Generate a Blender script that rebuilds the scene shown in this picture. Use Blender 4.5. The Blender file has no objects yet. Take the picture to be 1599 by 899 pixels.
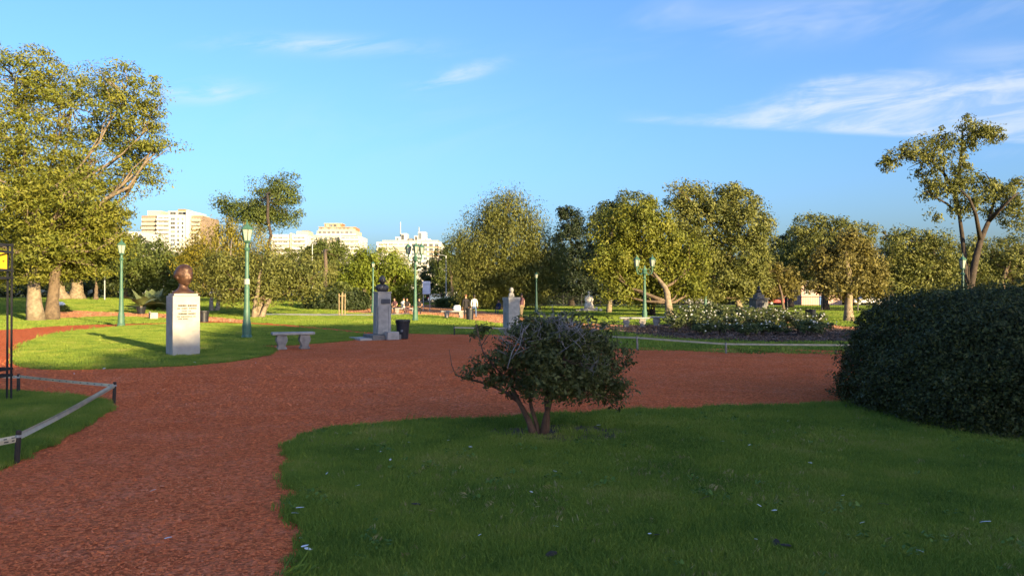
import bpy, bmesh, math, random
import numpy as np
from mathutils import Vector, Matrix, geometry
R = math.radians
SC = bpy.context.scene
COL = SC.collection
rnd = random.Random(7)
# ------------------------------------------------------------------ camera
FP, CH, HY, CX = 1180.0, 1.70, 460.0, 800.0      # focal length in photo pixels, eye height, horizon row, centre column
cam_d = bpy.data.cameras.new('camera'); cam = bpy.data.objects.new('camera', cam_d); COL.objects.link(cam)
cam.location = (0, 0, CH); cam.rotation_euler = (R(90) + math.atan((HY - 449.5) / FP), 0, 0)
cam_d.sensor_width = 36; cam_d.lens = 36 * FP / 1599; cam_d.clip_start = 0.05; cam_d.clip_end = 9000
SC.camera = cam
# ------------------------------------------------------------------ sky, sun, exposure
SUN_EL = R(9.6)
SUN_DIR = Vector((0.62, -0.785, 0)).normalized()          # towards the sun, on the ground
SKY_STRENGTH, SUN_STRENGTH, EXPOSURE = 0.132, 4.5, 1.76
world = bpy.data.worlds.new('World'); SC.world = world; world.use_nodes = True
WN = world.node_tree; WN.nodes.clear()
def wn(t, **k):
    n = WN.nodes.new(t)
    for a, b in k.items(): setattr(n, a, b)
    return n
def wl(a, b): WN.links.new(a, b)
def wm(op, a, b=None, c=None):
    n = wn('ShaderNodeMath', operation=op)
    for i, v in enumerate((a, b, c)):
        if v is None: continue
        if isinstance(v, (int, float)): n.inputs[i].default_value = v
        else: wl(v, n.inputs[i])
    return n.outputs[0]
def wsmooth(x, lo, hi):
    n = wn('ShaderNodeMapRange', interpolation_type='SMOOTHSTEP')
    wl(x, n.inputs[0])
    for i, v in ((1, lo), (2, hi)):
        if isinstance(v, (int, float)): n.inputs[i].default_value = v
        else: wl(v, n.inputs[i])
    return n.outputs[0]
sky = wn('ShaderNodeTexSky', sky_type='NISHITA')
sky.sun_disc = False; sky.sun_elevation = SUN_EL
sky.sun_rotation = math.atan2(SUN_DIR.x, SUN_DIR.y)
sky.altitude = 20; sky.air_density = 1.0; sky.dust_density = 3.0; sky.ozone_density = 5.0
tc = wn('ShaderNodeTexCoord'); sep = wn('ShaderNodeSeparateXYZ'); wl(tc.outputs['Generated'], sep.inputs[0])
yy = wm('MAXIMUM', wm('ABSOLUTE', sep.outputs[1]), 0.12)
S = wm('DIVIDE', sep.outputs[0], yy); T = wm('DIVIDE', sep.outputs[2], yy)
def streaks(sx, sy, rot, scale, detail, rough=0.62, dist=0.6):
    cmb = wn('ShaderNodeCombineXYZ')
    c, s_ = math.cos(rot), math.sin(rot)
    wl(wm('MULTIPLY', wm('ADD', wm('MULTIPLY', S, c), wm('MULTIPLY', T, s_)), sx), cmb.inputs[0])
    wl(wm('MULTIPLY', wm('ADD', wm('MULTIPLY', S, -s_), wm('MULTIPLY', T, c)), sy), cmb.inputs[1])
    n = wn('ShaderNodeTexNoise'); wl(cmb.outputs[0], n.inputs['Vector'])
    n.inputs['Scale'].default_value = scale; n.inputs['Detail'].default_value = detail
    n.inputs['Roughness'].default_value = rough; n.inputs['Distortion'].default_value = dist
    return n.outputs[0]
def blob(px, py, a, b, tilt=0.0):                           # a soft elongated patch of cirrus
    s0, t0 = (px - CX) / FP, (HY - py) / FP
    ds = wm('SUBTRACT', S, s0); dt = wm('SUBTRACT', wm('SUBTRACT', T, t0), wm('MULTIPLY', ds, tilt))
    q = wm('ADD', wm('POWER', wm('ABSOLUTE', wm('DIVIDE', ds, a / FP)), 2.0), wm('POWER', wm('ABSOLUTE', wm('DIVIDE', dt, b / FP)), 2.0))
    return wm('POWER', 2.718, wm('MULTIPLY', q, -1.0))
fine = wsmooth(streaks(1.0, 5.0, R(10), 7.0, 5), 0.36, 0.70)
soft = wsmooth(streaks(1.0, 3.2, R(14), 3.2, 4), 0.38, 0.72)
# the long cirrus bank: straight lower edge, ragged upper edge, opening towards the right
wob = wm('MULTIPLY', wm('SUBTRACT', streaks(1, 1.6, 0, 9, 3), 0.5), 0.05)
sS = wm('ADD', S, 0.0)
lowline = wm('ADD', wm('MULTIPLY', wm('SUBTRACT', S, 0.195), -0.052), 0.2225)
upl = wm('ADD', wm('MULTIPLY', wsmooth(S, 0.20, 0.56), 0.058), 0.238)
upline = wm('ADD', upl, wob)
bank = wm('MULTIPLY', wsmooth(T, lowline, wm('ADD', lowline, 0.010)),
          wm('SUBTRACT', 1.0, wsmooth(T, wm('SUBTRACT', upline, 0.016), wm('ADD', upline, 0.012))))
bank = wm('MULTIPLY', bank, wsmooth(S, 0.12, 0.24))
bank = wm('MULTIPLY', bank, wm('ADD', wm('MULTIPLY', fine, 0.72), 0.24))
mask = wm('MULTIPLY', bank, 0.72)
for (px, py, a, b, tl, amt, tex) in ((1285, 143, 60, 17, 0.15, 0.55, fine), (1350, 20, 330, 34, 0.10, 0.42, soft), (1040, 16, 60, 22, 0.35, 0.30, soft),
                                (1570, 84, 110, 22, 0.12, 0.32, soft), (310, 142, 82, 17, -0.02, 0.55, fine), (500, 70, 150, 14, -0.03, 0.5, fine),
                                (720, 116, 62, 13, 0.28, 0.6, fine), (1600, 240, 120, 10, 0, 0.22, soft), (640, 205, 330, 60, 0, 0.10, soft)):
    mask = wm('ADD', mask, wm('MULTIPLY', wm('MULTIPLY', blob(px, py, a, b, tl), tex), amt))
other = wm('MULTIPLY', wsmooth(wm('ABSOLUTE', S), 0.75, 1.2), wm('MULTIPLY', soft, 0.25))   # thin cirrus goes on outside the view
mask = wm('ADD', mask, wm('MULTIPLY', other, wsmooth(T, 0.1, 0.3)))
mask = wm('MULTIPLY', wm('MINIMUM', mask, 0.85), wsmooth(sep.outputs[2], 0.0, 0.06))
tnt = wn('ShaderNodeMix', data_type='RGBA', blend_type='MULTIPLY'); tnt.inputs[0].default_value = 1; wl(sky.outputs[0], tnt.inputs[6]); tnt.inputs[7].default_value = (1.07, 0.96, 0.97, 1)   # white balance
mixc = wn('ShaderNodeMix', data_type='RGBA'); wl(mask, mixc.inputs[0]); wl(tnt.outputs[2], mixc.inputs[6])
mixc.inputs[7].default_value = (2.0, 2.15, 2.4, 1)
bg = wn('ShaderNodeBackground'); bg.inputs[1].default_value = SKY_STRENGTH
wl(mixc.outputs[2], bg.inputs[0]); wo = wn('ShaderNodeOutputWorld'); wl(bg.outputs[0], wo.inputs[0])
sun_d = bpy.data.lights.new('sun', 'SUN'); sun = bpy.data.objects.new('sun', sun_d); COL.objects.link(sun)
sun_d.energy = SUN_STRENGTH; sun_d.angle = R(0.6); sun_d.color = (1.0, 0.77, 0.40)
sun.rotation_euler = (Vector((SUN_DIR.x, SUN_DIR.y, math.tan(SUN_EL)))).to_track_quat('Z', 'Y').to_euler()
sun.location = (40, -50, 30)
SC.view_settings.view_transform = 'Standard'; SC.view_settings.look = 'None'
SC.view_settings.exposure = EXPOSURE; SC.view_settings.gamma = 1.0; SC.view_settings.use_curve_mapping = False
SC.cycles.max_bounces = 5; SC.cycles.diffuse_bounces = 3; SC.cycles.glossy_bounces = 2; SC.cycles.transmission_bounces = 3; SC.cycles.transparent_max_bounces = 4; SC.cycles.use_adaptive_sampling = True; SC.cycles.adaptive_threshold = 0.02

# ------------------------------------------------------------------ terrain
def sst(a, b, x):
    t = min(1, max(0, (x - a) / (b - a))); return t * t * (3 - 2 * t)
def tz(x, y): return 1.25 * sst(48, 110, y) * sst(-4, -26, x)
def at(px, d, py): return Vector(((px - CX) / FP * d, d, CH + (HY - py) / FP * d))
def G(px, py):                                              # where the line of sight through a pixel meets the ground
    lo, hi = 1.0, 400.0
    f = lambda d: CH - (py - HY) / FP * d - tz((px - CX) / FP * d, d)
    if f(hi) > 0: return Vector(((px - CX) / FP * hi, hi, 0))
    for _ in range(50):
        m = (lo + hi) / 2
        if f(m) > 0: lo = m
        else: hi = m
    x = (px - CX) / FP * lo
    return Vector((x, lo, tz(x, lo)))

# ------------------------------------------------------------------ materials
MATS = {}
def mat(name, col=(0.5, 0.5, 0.5), rough=0.8, col2=None, scale=8, metal=0.0, bump=0.0, bscale=None, detail=5, spec=0.3, coord='Object', lo=0.35, hi=0.65, rnd_amt=0.0):
    if name in MATS: return MATS[name]
    m = bpy.data.materials.new(name); m.use_nodes = True
    nt = m.node_tree; b = nt.nodes['Principled BSDF']
    b.inputs['Roughness'].default_value = rough; b.inputs['Metallic'].default_value = metal
    b.inputs['Specular IOR Level'].default_value = spec
    b.inputs['Base Color'].default_value = (*col, 1)
    t = nt.nodes.new('ShaderNodeTexCoord')
    if col2:
        n = nt.nodes.new('ShaderNodeTexNoise'); n.inputs['Scale'].default_value = scale; n.inputs['Detail'].default_value = detail
        nt.links.new(t.outputs[coord], n.inputs['Vector'])
        r = nt.nodes.new('ShaderNodeMapRange'); r.inputs[1].default_value = lo; r.inputs[2].default_value = hi
        nt.links.new(n.outputs[0], r.inputs[0])
        x = nt.nodes.new('ShaderNodeMix'); x.data_type = 'RGBA'
        x.inputs[6].default_value = (*col, 1); x.inputs[7].default_value = (*col2, 1)
        nt.links.new(r.outputs[0], x.inputs[0])
        nt.links.new(x.outputs[2], b.inputs['Base Color'])
    if bump:
        n2 = nt.nodes.new('ShaderNodeTexNoise'); n2.inputs['Scale'].default_value = bscale or scale * 4; n2.inputs['Detail'].default_value = 6
        nt.links.new(t.outputs[coord], n2.inputs['Vector'])
        bp = nt.nodes.new('ShaderNodeBump'); bp.inputs['Strength'].default_value = bump; bp.inputs['Distance'].default_value = 0.02
        nt.links.new(n2.outputs[0], bp.inputs['Height']); nt.links.new(bp.outputs[0], b.inputs['Normal'])
    MATS[name] = m; return m
def leaf_mat(name, a, b, trans=0.3, rough=0.55, spec=0.25):
    if name in MATS: return MATS[name]
    m = bpy.data.materials.new(name); m.use_nodes = True; nt = m.node_tree
    p = nt.nodes['Principled BSDF']; p.inputs['Roughness'].default_value = rough; p.inputs['Specular IOR Level'].default_value = spec
    at_ = nt.nodes.new('ShaderNodeAttribute'); at_.attribute_name = 'tint'
    x = nt.nodes.new('ShaderNodeMix'); x.data_type = 'RGBA'
    x.inputs[6].default_value = (*a, 1); x.inputs[7].default_value = (*b, 1); nt.links.new(at_.outputs['Fac'], x.inputs[0])
    nt.links.new(x.outputs[2], p.inputs['Base Color'])
    tr = nt.nodes.new('ShaderNodeBsdfTranslucent'); nt.links.new(x.outputs[2], tr.inputs[0])
    mx = nt.nodes.new('ShaderNodeMixShader'); mx.inputs[0].default_value = trans
    nt.links.new(p.outputs[0], mx.inputs[1]); nt.links.new(tr.outputs[0], mx.inputs[2])
    nt.links.new(mx.outputs[0], nt.nodes['Material Output'].inputs[0])
    MATS[name] = m; return m
def ground_mat(name, cols, scales, bump, bscale, rough=0.9, chip=False):
    """three-scale noise mix for lawns and gravel, in world coordinates"""
    m = bpy.data.materials.new(name); m.use_nodes = True; nt = m.node_tree; L = nt.links.new
    p = nt.nodes['Principled BSDF']; p.inputs['Roughness'].default_value = rough; p.inputs['Specular IOR Level'].default_value = 0.0 if chip else 0.1
    t = nt.nodes.new('ShaderNodeTexCoord')
    def noise(s, d=5):
        n = nt.nodes.new('ShaderNodeTexNoise'); n.inputs['Scale'].default_value = s; n.inputs['Detail'].default_value = d
        L(t.outputs['Object'], n.inputs['Vector']); return n.outputs[0]
    def rng(o, a, b):
        r = nt.nodes.new('ShaderNodeMapRange'); r.inputs[1].default_value = a; r.inputs[2].default_value = b; L(o, r.inputs[0]); return r.outputs[0]
    cur = None
    base = nt.nodes.new('ShaderNodeRGB'); base.outputs[0].default_value = (*cols[0], 1); cur = base.outputs[0]
    for c, s in zip(cols[1:], scales):
        x = nt.nodes.new('ShaderNodeMix'); x.data_type = 'RGBA'; L(rng(noise(s), 0.42, 0.68), x.inputs[0]); L(cur, x.inputs[6]); x.inputs[7].default_value = (*c, 1)
        cur = x.outputs[2]
    h = noise(bscale, 4)
    if chip:
        v = nt.nodes.new('ShaderNodeTexVoronoi'); v.inputs['Scale'].default_value = 42; L(t.outputs['Object'], v.inputs['Vector'])
        hs = nt.nodes.new('ShaderNodeSeparateColor'); L(v.outputs['Color'], hs.inputs[0])
        x = nt.nodes.new('ShaderNodeMix'); x.data_type = 'RGBA'; x.blend_type = 'MULTIPLY'; x.inputs[0].default_value = 1
        g = nt.nodes.new('ShaderNodeMapRange'); L(hs.outputs[0], g.inputs[0]); g.inputs[3].default_value = 0.62; g.inputs[4].default_value = 1.3
        cb = nt.nodes.new('ShaderNodeCombineColor')
        for i in range(3): L(g.outputs[0], cb.inputs[i])
        L(cur, x.inputs[6]); L(cb.outputs[0], x.inputs[7]); cur = x.outputs[2]; h = v.outputs['Distance']
    L(cur, p.inputs['Base Color'])
    bp = nt.nodes.new('ShaderNodeBump'); bp.inputs['Strength'].default_value = bump; bp.inputs['Distance'].default_value = 0.03
    L(h, bp.inputs['Height']); L(bp.outputs[0], p.inputs['Normal'])
    MATS[name] = m; return m
GRASS = ground_mat('lawn_grass', [(0.15, 0.19, 0.022), (0.105, 0.155, 0.02), (0.20, 0.205, 0.034), (0.09, 0.14, 0.02)], [0.35, 2.3, 26], 0.9, 60)
FARGRASS = ground_mat('field_grass', [(0.20, 0.215, 0.022), (0.155, 0.185, 0.02), (0.23, 0.225, 0.036)], [0.2, 2.0], 0.8, 40)
BRICK = ground_mat('crushed_brick', [(0.66, 0.172, 0.068), (0.60, 0.142, 0.053), (0.68, 0.205, 0.098), (0.56, 0.12, 0.045)], [0.25, 1.6, 14], 0.8, 60, chip=True)
PATHBRICK = ground_mat('tan_path_brick', [(0.46, 0.22, 0.115), (0.42, 0.185, 0.09), (0.48, 0.25, 0.14), (0.38, 0.16, 0.08)], [0.25, 1.6, 14], 0.8, 60, chip=True)  # tan brick of the far paths, less red than the plaza
SOIL = ground_mat('soil_mulch', [(0.075, 0.05, 0.042), (0.05, 0.034, 0.03), (0.11, 0.085, 0.075)], [1.5, 12], 1.0, 30)
CONC = mat('pale_concrete', (0.62, 0.56, 0.45), 0.9, (0.52, 0.47, 0.38), 3, bump=0.2)
STONE = mat('grey_stone', (0.36, 0.34, 0.31), 0.85, (0.25, 0.24, 0.225), 5, bump=0.3, bscale=40)
PALESTONE = mat('pale_stone', (0.40, 0.375, 0.34), 0.8, (0.31, 0.29, 0.265), 3.2, bump=0.2, bscale=45)
DARKSTONE = mat('weathered_stone', (0.19, 0.18, 0.165), 0.85, (0.12, 0.115, 0.11), 4, bump=0.35, bscale=30)
BRONZE = mat('brown_bronze', (0.115, 0.055, 0.032), 0.5, (0.05, 0.026, 0.018), 9, metal=0.4, bump=0.3, bscale=30, spec=0.5)
DKBRONZE = mat('dark_bronze', (0.045, 0.045, 0.05), 0.45, (0.03, 0.032, 0.04), 9, metal=0.4, bump=0.3, bscale=30, spec=0.5)
GREENP = mat('green_paint', (0.055, 0.135, 0.09), 0.5, (0.04, 0.10, 0.07), 4, spec=0.45)
DKGREENP = mat('dark_green_paint', (0.02, 0.06, 0.05), 0.5, (0.015, 0.045, 0.04), 4)
GREYM = mat('galvanised_metal', (0.36, 0.37, 0.37), 0.5, (0.28, 0.29, 0.3), 5, metal=0.3)
BLACKM = mat('black_paint', (0.012, 0.012, 0.014), 0.45, (0.02, 0.02, 0.022), 6, spec=0.4)
GLASSL = mat('lantern_glass', (0.38, 0.36, 0.31), 0.3, (0.30, 0.285, 0.25), 6, spec=0.5)
TAPE = mat('plastic_tape', (0.52, 0.46, 0.31), 0.5, (0.38, 0.35, 0.27), 5)
TAPEMARK = mat('tape_print', (0.05, 0.05, 0.05), 0.6)
WOODP = mat('dark_stake_wood', (0.035, 0.028, 0.024), 0.85, (0.05, 0.04, 0.032), 9, bump=0.3)
PALEWOOD = mat('pale_wood', (0.32, 0.24, 0.14), 0.8, (0.24, 0.17, 0.10), 9, bump=0.2)
YELLOW = mat('yellow_plate', (0.75, 0.44, 0.02), 0.5, (0.65, 0.38, 0.02), 7)
BINM = mat('bin_plastic', (0.012, 0.014, 0.02), 0.4, (0.02, 0.022, 0.03), 5, spec=0.4)
BARK = mat('brown_bark', (0.16, 0.115, 0.075), 0.95, (0.085, 0.06, 0.042), 5, bump=0.8, bscale=14)
PALEBARK = mat('pale_bark', (0.28, 0.22, 0.15), 0.95, (0.15, 0.115, 0.078), 4, bump=0.7, bscale=12)
LIMB = mat('limb_bark', (0.23, 0.18, 0.125), 0.95, (0.12, 0.092, 0.066), 5, bump=0.8, bscale=14)
DARKBARK = mat('dark_bark', (0.065, 0.048, 0.036), 0.95, (0.035, 0.027, 0.022), 5, bump=0.8, bscale=14)
REDBARK = mat('reddish_bark', (0.17, 0.095, 0.062), 0.9, (0.10, 0.058, 0.04), 6, bump=0.7, bscale=22)
GREYTWIG = mat('dead_twig', (0.30, 0.28, 0.275), 0.9, (0.20, 0.185, 0.18), 9)
WHITEW = mat('white_render', (0.50, 0.49, 0.47), 0.85, (0.45, 0.44, 0.42), 0.12)
CREAMW = mat('cream_render', (0.43, 0.38, 0.31), 0.85, (0.38, 0.33, 0.26), 0.12)
TANW = mat('tan_brick', (0.26, 0.19, 0.14), 0.85, (0.22, 0.16, 0.12), 0.2)
ORANGEW = mat('orange_brick', (0.34, 0.18, 0.10), 0.85, (0.3, 0.155, 0.085), 0.2)
GLASSW = mat('window_glass', (0.045, 0.05, 0.055), 0.3, (0.08, 0.08, 0.08), 0.5, spec=0.5)
PINKW = mat('pink_wall', (0.55, 0.36, 0.28), 0.85, (0.48, 0.31, 0.25), 0.6)
ROOFM = mat('roof_grey', (0.2, 0.19, 0.185), 0.8, (0.15, 0.145, 0.14), 1)
ASPHALT = mat('asphalt', (0.06, 0.06, 0.062), 0.9, (0.05, 0.05, 0.052), 3)
RUBBER = mat('tyre_rubber', (0.015, 0.015, 0.015), 0.8)
WHITEP = mat('white_petals', (0.78, 0.78, 0.75), 0.6)
FEATHER = mat('feather_white', (0.62, 0.62, 0.62), 0.7)
SKIN = mat('skin', (0.42, 0.24, 0.16), 0.55)
HAIRD = mat('hair_dark', (0.02, 0.014, 0.01), 0.5)
HAIRG = mat('hair_auburn', (0.16, 0.07, 0.03), 0.5)

# ------------------------------------------------------------------ object helpers
def tag(o, label=None, cat=None, group=None, kind=None):
    if label: o['label'] = label
    if cat: o['category'] = cat
    if group: o['group'] = group
    if kind: o['kind'] = kind
    return o
def empty(name, loc, label=None, cat=None, group=None, rz=0.0):
    o = bpy.data.objects.new(name, None); COL.objects.link(o); o.location = loc; o.rotation_euler = (0, 0, rz)
    o.empty_display_size = 0.2
    return tag(o, label, cat, group)
def link(name, me, parent=None, loc=None):
    o = bpy.data.objects.new(name, me); COL.objects.link(o)
    if parent: o.parent = parent
    if loc is not None: o.location = loc
    return o
class MB:
    def __init__(s): s.v = []; s.f = []; s.mi = []; s.m = 0
    def add(s, vs, fs):
        n = len(s.v); s.v += [tuple(v) for v in vs]; s.f += [tuple(i + n for i in f) for f in fs]; s.mi += [s.m] * len(fs); return s
    def box(s, c, d, rz=0.0, taper=1.0):
        x, y, z = d[0] / 2, d[1] / 2, d[2] / 2; vs = []
        for k, t in ((-1, 1.0), (1, taper)):
            for a, b in ((-1, -1), (1, -1), (1, 1), (-1, 1)):
                p = Vector((a * x * t, b * y * t, k * z))
                if rz: p.rotate(Matrix.Rotation(rz, 3, 'Z'))
                vs.append(p + Vector(c))
        return s.add(vs, [(0, 3, 2, 1), (4, 5, 6, 7), (0, 1, 5, 4), (1, 2, 6, 5), (2, 3, 7, 6), (3, 0, 4, 7)])
    def lathe(s, prof, seg=12, c=(0, 0, 0), cap=True, ph=0.0, sx=1.0, sy=1.0):
        vs, fs = [], []
        for r, z in prof:
            for i in range(seg):
                a = ph + 2 * math.pi * i / seg; vs.append((c[0] + r * sx * math.cos(a), c[1] + r * sy * math.sin(a), c[2] + z))
        for j in range(len(prof) - 1):
            for i in range(seg):
                k = (i + 1) % seg; fs.append((j * seg + i, j * seg + k, (j + 1) * seg + k, (j + 1) * seg + i))
        if cap:
            fs.append(tuple(range(seg - 1, -1, -1))); fs.append(tuple((len(prof) - 1) * seg + i for i in range(seg)))
        return s.add(vs, fs)
    def tube(s, pts, rad, seg=6, cap=True):
        pts = [Vector(p) for p in pts]
        if not isinstance(rad, (list, tuple)): rad = [rad] * len(pts)
        vs, fs = [], []; up = None
        for i, p in enumerate(pts):
            d = (pts[min(i + 1, len(pts) - 1)] - pts[max(i - 1, 0)])
            if d.length < 1e-9: d = Vector((0, 0, 1))
            d.normalize()
            if up is None: up = Vector((1, 0, 0)) if abs(d.x) < 0.8 else Vector((0, 1, 0))
            a = d.cross(up).normalized(); b = d.cross(a).normalized(); up = b.cross(d) if False else up
            for k in range(seg):
                t = 2 * math.pi * k / seg; vs.append(p + a * (math.cos(t) * rad[i]) + b * (math.sin(t) * rad[i]))
        for j in range(len(pts) - 1):
            for i in range(seg):
                k = (i + 1) % seg; fs.append((j * seg + i, j * seg + k, (j + 1) * seg + k, (j + 1) * seg + i))
        if cap:
            fs.append(tuple(range(seg - 1, -1, -1))); fs.append(tuple((len(pts) - 1) * seg + i for i in range(seg)))
        return s.add(vs, fs)
    def ball(s, c, r, seg=10, ring=7):
        if not isinstance(r, (list, tuple)): r = (r, r, r)
        vs, fs = [(c[0], c[1], c[2] - r[2])], []
        for j in range(1, ring):
            t = math.pi * j / ring
            for i in range(seg):
                a = 2 * math.pi * i / seg; vs.append((c[0] + r[0] * math.sin(t) * math.cos(a), c[1] + r[1] * math.sin(t) * math.sin(a), c[2] - r[2] * math.cos(t)))
        vs.append((c[0], c[1], c[2] + r[2])); e = len(vs) - 1
        for i in range(seg):
            k = (i + 1) % seg; fs.append((0, 1 + k, 1 + i)); fs.append((e, e - seg + i, e - seg + k))
            for j in range(ring - 2): fs.append((1 + j * seg + i, 1 + j * seg + k, 1 + (j + 1) * seg + k, 1 + (j + 1) * seg + i))
        return s.add(vs, fs)
    def mesh(s, name, mats, smooth=False):
        me = bpy.data.meshes.new(name); me.from_pydata(s.v, [], s.f)
        if not isinstance(mats, (list, tuple)): mats = [mats]
        for m in mats: me.materials.append(m)
        if len(mats) > 1: me.polygons.foreach_set('material_index', s.mi)
        if smooth: me.polygons.foreach_set('use_smooth', [True] * len(me.polygons))
        me.update(); return me
    def build(s, name, mats, parent=None, loc=None, smooth=False, bevel=0.0):
        o = link(name, s.mesh(name, mats, smooth), parent, loc)
        if bevel:
            b = o.modifiers.new('bevel', 'BEVEL'); b.width = bevel; b.segments = 2; b.limit_method = 'ANGLE'
        return o
def copy_tree(o, parent=None):
    c = o.copy(); COL.objects.link(c); c.parent = parent
    for ch in list(o.children): copy_tree(ch, c)
    return c

# ------------------------------------------------------------------ ground sheets
def pip(poly, x, y):
    ins = False; n = len(poly); j = n - 1
    for i in range(n):
        xi, yi = poly[i][0], poly[i][1]; xj, yj = poly[j][0], poly[j][1]
        if (yi > y) != (yj > y) and x < (xj - xi) * (y - yi) / (yj - yi) + xi: ins = not ins
        j = i
    return ins
def pip_np(poly, X, Y):
    ins = np.zeros(len(X), bool); n = len(poly); j = n - 1
    for i in range(n):
        xi, yi = poly[i][0], poly[i][1]; xj, yj = poly[j][0], poly[j][1]
        if yi != yj:
            c = ((yi > Y) != (yj > Y)) & (X < (xj - xi) * (Y - yi) / (yj - yi) + xi); ins ^= c
        j = i
    return ins
def smooth_poly(pts, it=2):
    for _ in range(it):
        q = []
        for i in range(len(pts)):
            a, b = Vector(pts[i][:2]), Vector(pts[(i + 1) % len(pts)][:2]); q += [a * .75 + b * .25, a * .25 + b * .75]
        pts = q
    return [Vector(p[:2]) for p in pts]
def densify(pts, step, jit, rg, near=None):
    out = []
    for i in range(len(pts)):
        a, b = Vector(pts[i][:2]), Vector(pts[(i + 1) % len(pts)][:2]); L = (b - a).length; n = max(1, int(L / step))
        for k in range(n):
            p = a.lerp(b, k / n); out.append(Vector((p.x + rg.uniform(-jit, jit), p.y + rg.uniform(-jit, jit))))
    return out
def sheet(name, poly, material, lift, cell, skirt=0.0, crown=0.0):
    xs = [p[0] for p in poly]; ys = [p[1] for p in poly]
    gx = np.arange(min(xs), max(xs), cell); gy = np.arange(min(ys), max(ys), cell)
    X, Y = np.meshgrid(gx, gy); X = X.ravel() + 0.013; Y = Y.ravel() + 0.017
    k = pip_np(poly, X, Y)
    pts = [Vector((p[0], p[1])) for p in poly] + [Vector((a, b)) for a, b in zip(X[k], Y[k])]
    n = len(poly)
    v, e, f, *_ = geometry.delaunay_2d_cdt(pts, [], [list(range(n))], 1, 1e-5)
    vs = [(p.x, p.y, tz(p.x, p.y) + lift) for p in v]; fs = [tuple(q) for q in f]
    if skirt:
        m = len(vs); vs += [(p[0], p[1], tz(p[0], p[1]) + lift) for p in poly] + [(p[0], p[1], tz(p[0], p[1]) + lift - skirt) for p in poly]
        for i in range(n):
            j = (i + 1) % n; fs.append((m + i, m + j, m + n + j, m + n + i))
    me = bpy.data.meshes.new(name); me.from_pydata(vs, [], fs); me.materials.append(material); me.update()
    bm = bmesh.new(); bm.from_mesh(me); bmesh.ops.recalc_face_normals(bm, faces=bm.faces); bm.to_mesh(me); bm.free()
    o = link(name, me); o['kind'] = 'structure'; return o
def ax(lo, hi, step, far):
    a = list(np.arange(lo, hi + .1, step)); out = []; d = step
    x = hi
    while x < far: d *= 1.5; x += d; out.append(x)
    inn = []; d = step; x = lo
    while x > -far: d *= 1.5; x -= d; inn.append(x)
    return inn[::-1] + a + out
gx = ax(-80, 80, 2, 3000); gy = ax(-30, 140, 2, 3000)
me = bpy.data.meshes.new('ground')
vs = [(x, y, tz(x, y)) for y in gy for x in gx]; nx = len(gx)
me.from_pydata(vs, [], [(j * nx + i, j * nx + i + 1, (j + 1) * nx + i + 1, (j + 1) * nx + i) for j in range(len(gy) - 1) for i in range(nx - 1)])
me.materials.append(FARGRASS); link('ground', me)['kind'] = 'structure'
rg = random.Random(3)
g2 = lambda L: [G(a, b) for a, b in L]
# the crushed brick plaza with the thin path that leaves it on the left
plaza = g2([(-420, 515), (-150, 518), (0, 516), (60, 511), (120, 507.5), (200, 506), (250, 504.5), (300, 502), (340, 501), (400, 503.5), (470, 508.5), (520, 513.5), (580, 519),
            (650, 521.5), (720, 522), (800, 523), (870, 530), (930, 540), (985, 546), (1134, 551), (1320, 553), (1600, 556)])
plaza = smooth_poly(plaza, 1)[1:-1] + [Vector((34, 18)), Vector((34, -14)), Vector((-40, -14)), Vector((-40, 36))]
sheet('plaza', densify(plaza, 0.8, 0.04, rg), BRICK, 0.012, 1.0)
# lawns, each a raised slab with a cut edge
near_lawn = [Vector((-1.17, 2.0))] + g2([(475, 905), (468, 850), (462, 800), (455, 750), (450, 715), (456, 694), (480, 681), (540, 672), (640, 664), (760, 658), (900, 650), (1060, 644), (1310, 635)]) + [Vector((9, 11.9)), Vector((14, 11.5)), Vector((14, -6)), Vector((-1.1, -6))]
near_poly = [p + Vector((.05 * math.sin(p.y * 5.1) + .03 * math.sin(p.y * 13 + p.x * 4), .05 * math.sin(p.x * 4.3) + .03 * math.sin(p.x * 11))) for p in densify(near_lawn, 0.10, 0.025, rg)]
sheet('front_lawn', near_poly, GRASS, 0.035, 0.5, 0.06)
left_lawn = g2([(0, 738), (60, 706), (130, 668), (176, 640), (168, 630), (120, 622), (30, 615), (-120, 611), (-400, 610)]) + [Vector((-14, 7.0)), Vector((-6.5, 7.0))]
left_poly = densify(left_lawn, 0.14, 0.03, rg)
sheet('fenced_lawn', left_poly, GRASS, 0.035, 0.6, 0.06)
island = smooth_poly(g2([(25, 556), (28, 570), (60, 578), (130, 578), (220, 575), (310, 571), (380, 563), (425, 554), (431, 549), (424, 545), (408, 543), (398, 541), (412, 539.5), (450, 540), (480, 538), (540, 533), (575, 528), (583, 525), (575, 523.5),
                          (520, 517.5), (470, 513), (400, 507.5), (340, 505), (280, 506), (220, 508.5), (160, 513), (100, 520), (60, 530), (36, 543)]), 1)
island_poly = densify(island, 0.22, 0.03, rg)
sheet('island_lawn', island_poly, GRASS, 0.04, 0.8, 0.06)
PATHS = []
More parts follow.
